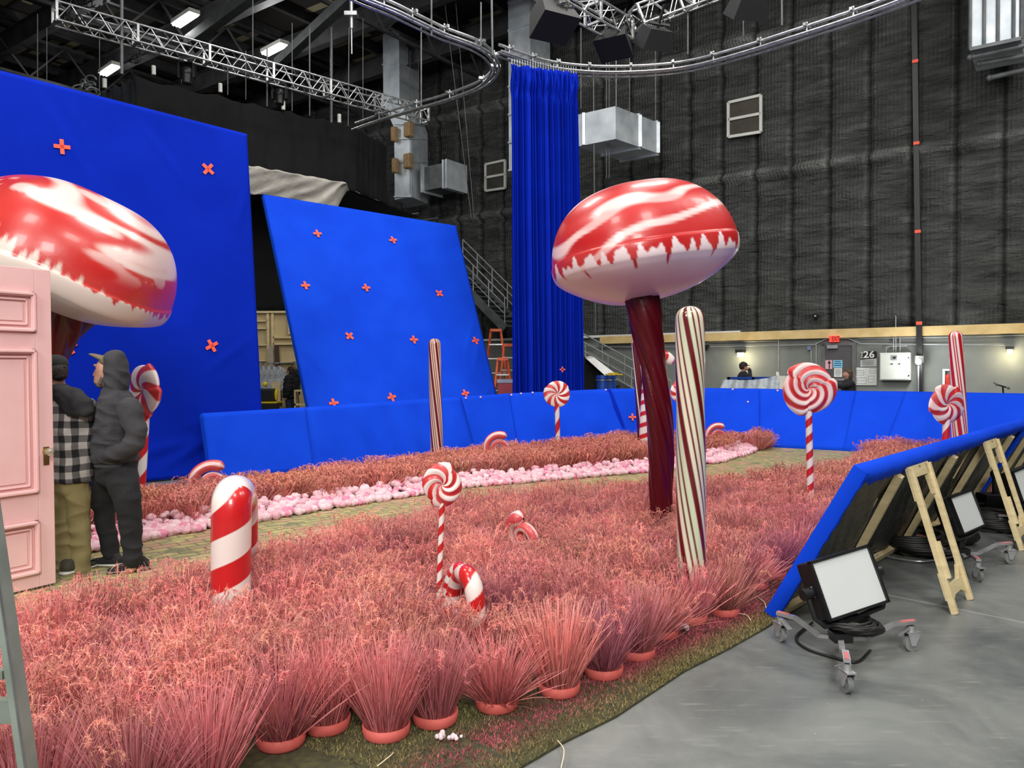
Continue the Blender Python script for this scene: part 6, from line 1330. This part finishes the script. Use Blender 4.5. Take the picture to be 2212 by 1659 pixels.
t=thing('tool_cart','black and yellow tool cart between the screens','cart',D(580,870,20.5)*[1,1,0]); c=D(580,870,20.5)*[1,1,0]
MB().box(c+[-.28,-.2,.15],c+[.28,.2,.72]).build('cart_body',M['black'],t,bevel=.03); MB().box(c+[-.3,-.22,.72],c+[.3,.22,.76]).build('yellow_tray',M['yellow'],t)
MB().box(c+[-.25,-.16,.76],c+[.2,.16,1.1]).build('tool_case',M['black'],t,bevel=.04); k=MB(); k.sph(c+[.24,-.1,.95],.1,12,8,(.5,.6,1.6)); k.sph(c+[-.05,-.1,1.22],.07); k.build('yellow_grip',M['yellow'],t)
k=MB(); c=D(602,872,20.6)*[1,1,0]; 
for i in range(6): k.sph(c+np.array([math.sin(i*2.3)*.12,math.cos(i*1.7)*.08,.35+.12*(i%3)]),.16)
o=k.build('backpack',pm('grey_green_nylon',(74,76,66),.8,c2=(96,96,84),vs=10,bump=(20,.5,.03))); tag(o,'grey-green bag resting beside the black and yellow cart','bag')
t=thing('wooden_shelf','small wooden shelf unit at the foot of the slanted blue screen','shelf',D(655,870,21.2)*[1,1,0]); c=D(656,870,21.2)*[1,1,0]
for z in (.2,.62,1.0): MB().box(c+[-.22,-.15,z],c+[.22,.15,z+.05]).build('board',M['wood'],t)
for s in (-.2,.2): MB().box(c+[s-.02,-.15,0],c+[s+.02,.15,1.0]).build('side_panel',M['wood'],t)
# orange ladders
def aladder(lab,x,ytop,Y,wt_,wb,n,rz):
    c=D(x,ytop,Y); z=c[2]; t=thing('orange_stepladder',lab,'ladder',c*[1,1,0],'orange stepladders behind the low blue wall',0)
    for side in (-1,1):
        for s in (-1,1): MB().bar(c+[s*wt_/2,side*.05,0],np.array([c[0]+s*wb/2,c[1]+side*z*.28,0]),.05,.035).build('rail',M['orangefg'],t)
    for i in range(1,n):
        v=i/n; hw=(wt_+(wb-wt_)*v)/2; MB().box([c[0]-hw,c[1]-z*.28*v-.08,z*(1-v)-.015],[c[0]+hw,c[1]-z*.28*v+.03,z*(1-v)+.015]).build('step',M['steel'],t)
    MB().box(c+[-wt_/2-.02,-.12,-.03],c+[wt_/2+.02,.12,.04]).build('top_cap',M['orangefg'],t)
aladder('tall orange stepladder beside the slanted blue screen',1071,714,20.3,.26,.85,7,0)
aladder('medium orange stepladder next to the blue curtain',1099,746,19.4,.22,.75,7,0)
aladder('short orange stepladder in front of the two taller ones',1086,776,18.2,.22,.62,5,0)
t=thing('red_tool_chest','red tool chest with grey top at the foot of the orange ladders','tool chest',D(1092,850,17.6)*[1,1,0]); c=D(1092,850,17.6)*[1,1,0]; zt=D(1092,822,17.6)[2]
MB().box(c+[-.17,-.2,.1],c+[.17,.2,zt-.05]).build('chest_body',pm('dull_red_steel',(120,26,40),.5),t); MB().box(c+[-.19,-.22,zt-.05],c+[.19,.22,zt+.03]).build('grey_top',pm('grey_top',(120,124,140),.5),t)
# items behind the right part of the low wall
t=thing('plastic_covered_cart','equipment cart draped with clear plastic over a blue frame, under the wall lamp','cart',D(1625,880,18.3)*[1,1,0]); Yc=18.3
a=D(1572,840,Yc); b=D(1678,812,Yc); k=MB(); 
for x in (a[0],(a[0]+b[0])/2,b[0]-.05): k.box([x,Yc,0],[x+.05,Yc+.05,b[2]-.02])
k.box([a[0],Yc,b[2]-.35],[b[0],Yc+.05,b[2]-.3]); k.box([a[0],Yc,b[2]-.08],[b[0],Yc+.05,b[2]-.02]); k.build('blue_frame',M['blueplastic'],t)
u=np.linspace(0,1,50)[:,None];v=np.linspace(0,1,14)[None]; P=np.zeros((50,14,3)); P[...,0]=a[0]-.12+(b[0]-a[0]+.16)*u-.25*v*(1-u)**4; P[...,1]=Yc-.05-.12*v+.04*np.sin(u*30+v*4); P[...,2]=b[2]+.02-.10*np.sin(u*math.pi)-.75*v-.10*(1-u)**3
pmt,nt,b_=newmat('clear_plastic_film'); b_.inputs['Base Color'].default_value=lin((205,215,225))+[1]; b_.inputs['Roughness'].default_value=.25; b_.inputs['Alpha'].default_value=.62; bumpit(nt,b_,9,.8,.05)
surf('plastic_film',P,pmt,t)
k=MB(); a=D(1679,812,18.2); b=D(1712,812,18.2); k.box([a[0],18.2,0],[b[0],18.26,a[2]]); tag(k.build('white_board',pm('off_white_board',(198,194,184),.7)),'off-white board standing right of the plastic covered cart','board')
t=thing('blue_barrel','blue plastic barrel with silver lid clamp beneath the lowest stair','barrel',D(1303,870,18.6)*[1,1,0],'blue barrels under the stair')
c=D(1302,870,18.6)*[1,1,0]; zt=D(1302,811,18.6)[2]; k=MB(); k.cyl(c,c+UP*(zt-.08),.15,n=24); k.build('drum',M['blueplastic'],t); k=MB(); k.cyl(c+UP*(zt-.08),c+UP*zt,.165,n=24); k.build('lid',M['blueplastic'],t)
k=MB(); k.cyl(c+UP*(zt-.12),c+UP*(zt-.10),.168,n=24); k.build('clamp_ring',M['steel'],t)
t2=dup(t,c+[.22,.25,0],.5,'blue plastic barrel just right of and behind the first barrel under the stair','blue barrels under the stair')
k=MB(); c=D(1317,808,18.4); k.tube([c+[math.sin(i*1.1)*.14+i*.012,math.cos(i*1.7)*.08,math.sin(i*.9)*.02] for i in range(14)],.018,6); tag(k.build('rope',pm('yellow_rope',(190,160,40),.7)),'yellow rope lying on top of the blue barrels','rope')
k=MB(); a=D(1268,776,19.0); b=D(1308,812,19.0); k.prism([a,a+[.18,.1,.05],b+[.25,.1,.06],b],np.array([0,.9,.05])); tag(k.build('white_slide_board',M['white']),'white slanted board left of the blue barrels by the stair','board')
k=MB(); a=D(1258,800,19.3); k.prism([a*[1,1,0],a*[1,1,0]+[.75,0,0],D(1315,815,19.3),D(1262,770,19.3)],(0,.5,0)); tag(k.build('black_cover',M['drape']),'black cloth covering gear beneath the white slanted board','cover')
t=thing('bicycle','bicycle handlebar poking above the low blue wall at the far right','bicycle',D(2165,880,18.)*[1,1,0]); Yb=18.0
k=MB(); k.tube([D(2147,827,Yb),D(2155,831,Yb),D(2165,834,Yb+.1),D(2180,839,Yb+.3)],.018,8); k.build('handlebar',M['black'],t); k=MB(); k.tube([D(2166,834,Yb+.1),D(2168,860,Yb+.1)],.02,8); k.tube([D(2168,855,Yb+.1),D(2230,862,Yb+.2)],.02); k.build('frame_tube',M['black'],t)
for x in (2150,2176): k=MB(); k.cyl(D(x,829 if x<2160 else 837,Yb-.05),D(x+4,832 if x<2160 else 840,Yb-.05),.03); k.build('brake_lever',M['steel'],t)
c=D(2175,900,Yb); 
for s,x in enumerate((2150,2230)):
    c=D(x,900,Yb+.1); k=MB(); k.tube([np.array([c[0]+.33*math.cos(a),c[1],.35+.33*math.sin(a)]) for a in np.linspace(0,2*math.pi,32)],.02,6); k.build('wheel',M['rubber'],t)
"""
"""
# ------------------------------------------------------------------ fill the beds around the props
MGR2=am('dyed_grass_far',.65,spec=.3)
def ok(a,b): return all((a-k[0])**2+(b-k[1])**2>k[2]**2 for k in KEEP)
pts=[p for p in bedpts(NEAR,.265,1) if ok(*p) and all((p[0]-u[0])**2+(p[1]-u[1])**2>.19**2 for u in used)]
FARP=g2([(x,y-6) for x,y in FARF])+g2(FARB,.36)
fpts=[p for p in bedpts(FARP,.27,2) if ok(*p)]
def vis(p):
    v=np.array([p[0],p[1],.3])-EYE; z=np.dot(v,_f); return z>0 and -100<CX+FPX*np.dot(v,_r)/z<2312 and CY-FPX*np.dot(v,_u)/z<1760
pts=[p for p in pts if vis(p)]; fpts=[p for p in fpts if vis(p)]
pts.sort(key=lambda p:p[0]**2+p[1]**2)
print('clumps near',len(pts),'far',len(fpts))
r_=random.Random(9); NIND=300-len(used)
LMK=[((500,1400,4.45),'around the large candy cane'),((1010,1380,4.3),'around the folded candy cane arch'),((945,1290,4.9),'around the stick of the nearest lollipop'),((1133,1150,6.1),'around the tilted half sunk swirl candy'),((1494,1320,5.1),'around the foot of the cream fluted pole'),((1432,1100,6.7),'around the foot of the dark red mushroom stem'),((100,1300,5.4),'at the foot of the pink door and the two men'),((60,1600,3.6),'beside the aluminium ladder leg'),((1760,1150,6.0),'along the near corner of the leaning blue panel'),((700,1500,3.9),'just behind the front row, below the large candy cane'),((1250,1400,4.3),'just behind the front row, left of the cream fluted pole'),((700,1220,5.8),'between the large candy cane and the brick path'),((300,1450,4.2),'left of the large candy cane in the near bed')]
LMP=[(D(*a)[:2],b) for a,b in LMK]
for p in pts[:NIND]:
    w=min(LMP,key=lambda q:(q[0][0]-p[0])**2+(q[0][1]-p[1])**2)[1]
    place(VAR[r_.randrange(6)],p,r_.random()*6.28,r_.uniform(.86,1.12),'pink dyed grass clump '+w,'pink grass clumps '+w,pot=False)
def stuffbed(P,seed,kw,ncl=5,pals=None):
    cl=[clump(seed+i,pal=(pals[i%len(pals)] if pals else None),**kw) for i in range(ncl)]; r=np.random.default_rng(seed); Vs=[];Fs=[];Cs=[];off=0
    for p in P:
        V,F,c=cl[r.integers(0,ncl)]; a=r.random()*6.283; s=r.uniform(.88,1.1); R=np.array([[math.cos(a),-math.sin(a),0],[math.sin(a),math.cos(a),0],[0,0,1]])
        Vs.append(V@R.T*s+np.array([p[0],p[1],.03])); Fs.append(F+off); Cs.append(np.clip(c*r.uniform(.82,1.18)*np.array([1,r.uniform(.92,1.08),r.uniform(.9,1.1)]),0,1)); off+=len(V)
    return np.concatenate(Vs),np.concatenate(Fs),np.concatenate(Cs)
SAL=np.array([(228, 144, 129), (220, 129, 121), (236, 153, 137), (212, 121, 118)],dtype=float)
V,F,c=stuffbed(pts[NIND:],50,dict(nb=140,hb=.33,splay=.95,width=.0042,nh=24,seg=3,fuzz=7),pals=[PAL,ROSE,PURP,SAL])
o=put('grass_bed',V,F,MGR2,None,False,c); tag(o,'dense pink dyed grass filling the farther half of the near bed around the big mushroom','grass',kind='stuff')
HC=((230,148,130),(234,158,138),(222,136,124))
V,F,c=stuffbed(fpts,70,dict(nb=110,hb=.32,splay=1.15,width=.0055,nh=42,seg=3,fuzz=7,headc=HC),pals=[SAL])
o=put('grass_bed',V,F,MGR2,None,False,c); tag(o,'salmon pink curly grass bed beyond the brick path in front of the low blue panels','grass',kind='stuff')
# cotton edging along the far bed
FL=np.array(g2([(x,y+4) for x,y in FARF])); r=np.random.default_rng(3); Vs=[];Fs=[];Cs=[];off=0
ico=[]
def lump(rad,s):
    V=[];F=[];n,m=10,7
    for j in range(m+1):
        ph=math.pi*j/m
        for i in range(n):
            t=2*math.pi*i/n; d=np.array([math.sin(ph)*math.cos(t),math.sin(ph)*math.sin(t),math.cos(ph)]); V.append(d*rad*(1+.35*noise.noise(Vector(d*2.2+Vector((s,s,s)).xyz if False else (d[0]*2.2+s,d[1]*2.2,d[2]*2.2)))))
    for j in range(m):
        for i in range(n): F.append((j*n+i,(j+1)*n+i,(j+1)*n+(i+1)%n,j*n+(i+1)%n))
    return np.array(V),np.array(F)
L=[lump(.05,i*3.1) for i in range(8)]
for i in range(len(FL)-1):
    a,b=FL[i],FL[i+1]; ln=np.hypot(*(b-a)); d=(b-a)/ln; nn=np.array([-d[1],d[0]])
    for k in range(int(ln*170)):
        t=r.random(); s=r.uniform(-.06,.28); q=a+(b-a)*t+nn*s; V,F=L[r.integers(0,8)]; sc=r.uniform(.6,1.15); an=r.random()*6.28; R=np.array([[math.cos(an),-math.sin(an),0],[math.sin(an),math.cos(an),0],[0,0,1]])
        Vs.append(V@R.T*sc*np.array([1,1,.85])+np.array([q[0],q[1],.05+max(0,s)*.42*r.uniform(.5,1.2)])); Fs.append(F+off); off+=len(V)
        m=r.random(); c=np.array((222,166,180))*(1-m)+np.array((236,206,212))*m
        if r.random()<.12: c=np.array((226,140,170))
        Cs.append(np.tile(lc(c),(len(V),1)))
o=put('cotton_edging',np.concatenate(Vs),np.concatenate(Fs),am('pink_cotton',.95,bump=(45,.7,.02)),None,True,np.concatenate(Cs)); tag(o,'pale pink cotton puffs edging the far grass bed along the brick path','cotton',kind='stuff')
# loose cotton tufts on the turf
for (x,y,s,lab) in ((1472,1362,.035,'small pale cotton tuft on the turf near the fluted pole'),(956,1596,.025,'left bit of white cotton fluff lying on the turf at the bottom'),(982,1597,.02,'right bit of white cotton fluff lying on the turf at the bottom')):
    k=MB(); c=G(x,y,.02); rr=random.Random(int(x)); 
    for i in range(9): k.sph(c+np.array([rr.gauss(0,s*.6),rr.gauss(0,s*.5),rr.uniform(0,s*.6)+s*.3]),s*rr.uniform(.3,.55),8,6)
    tag(k.build('cotton_tuft',pm('white_cotton',(226,200,206),.95,bump=(60,.8,.02))),lab,'cotton')
for i,(x0,y0,x1,y1,lab) in enumerate(((1205,1600,1212,1659,'pale dry straw lying on the concrete at the bottom'),(1638,1290,1656,1325,'pale dry grass stalk lying on the turf beside the leaning panel'),(815,1655,850,1625,'thin pale straw on the turf at the bottom, right of the pots'),(1590,1325,1622,1340,'pale straw on the turf right of the rounded potted grass'))):
    a=G(x0,y0,.03); b=G(x1,y1,.03); k=MB(); k.tube(bez([a,(a+b)/2+np.array([.02,.01,.01]),b],8),.0025,5); tag(k.build('straw',pm('straw',(206,190,160),.7)),lab,'straw')
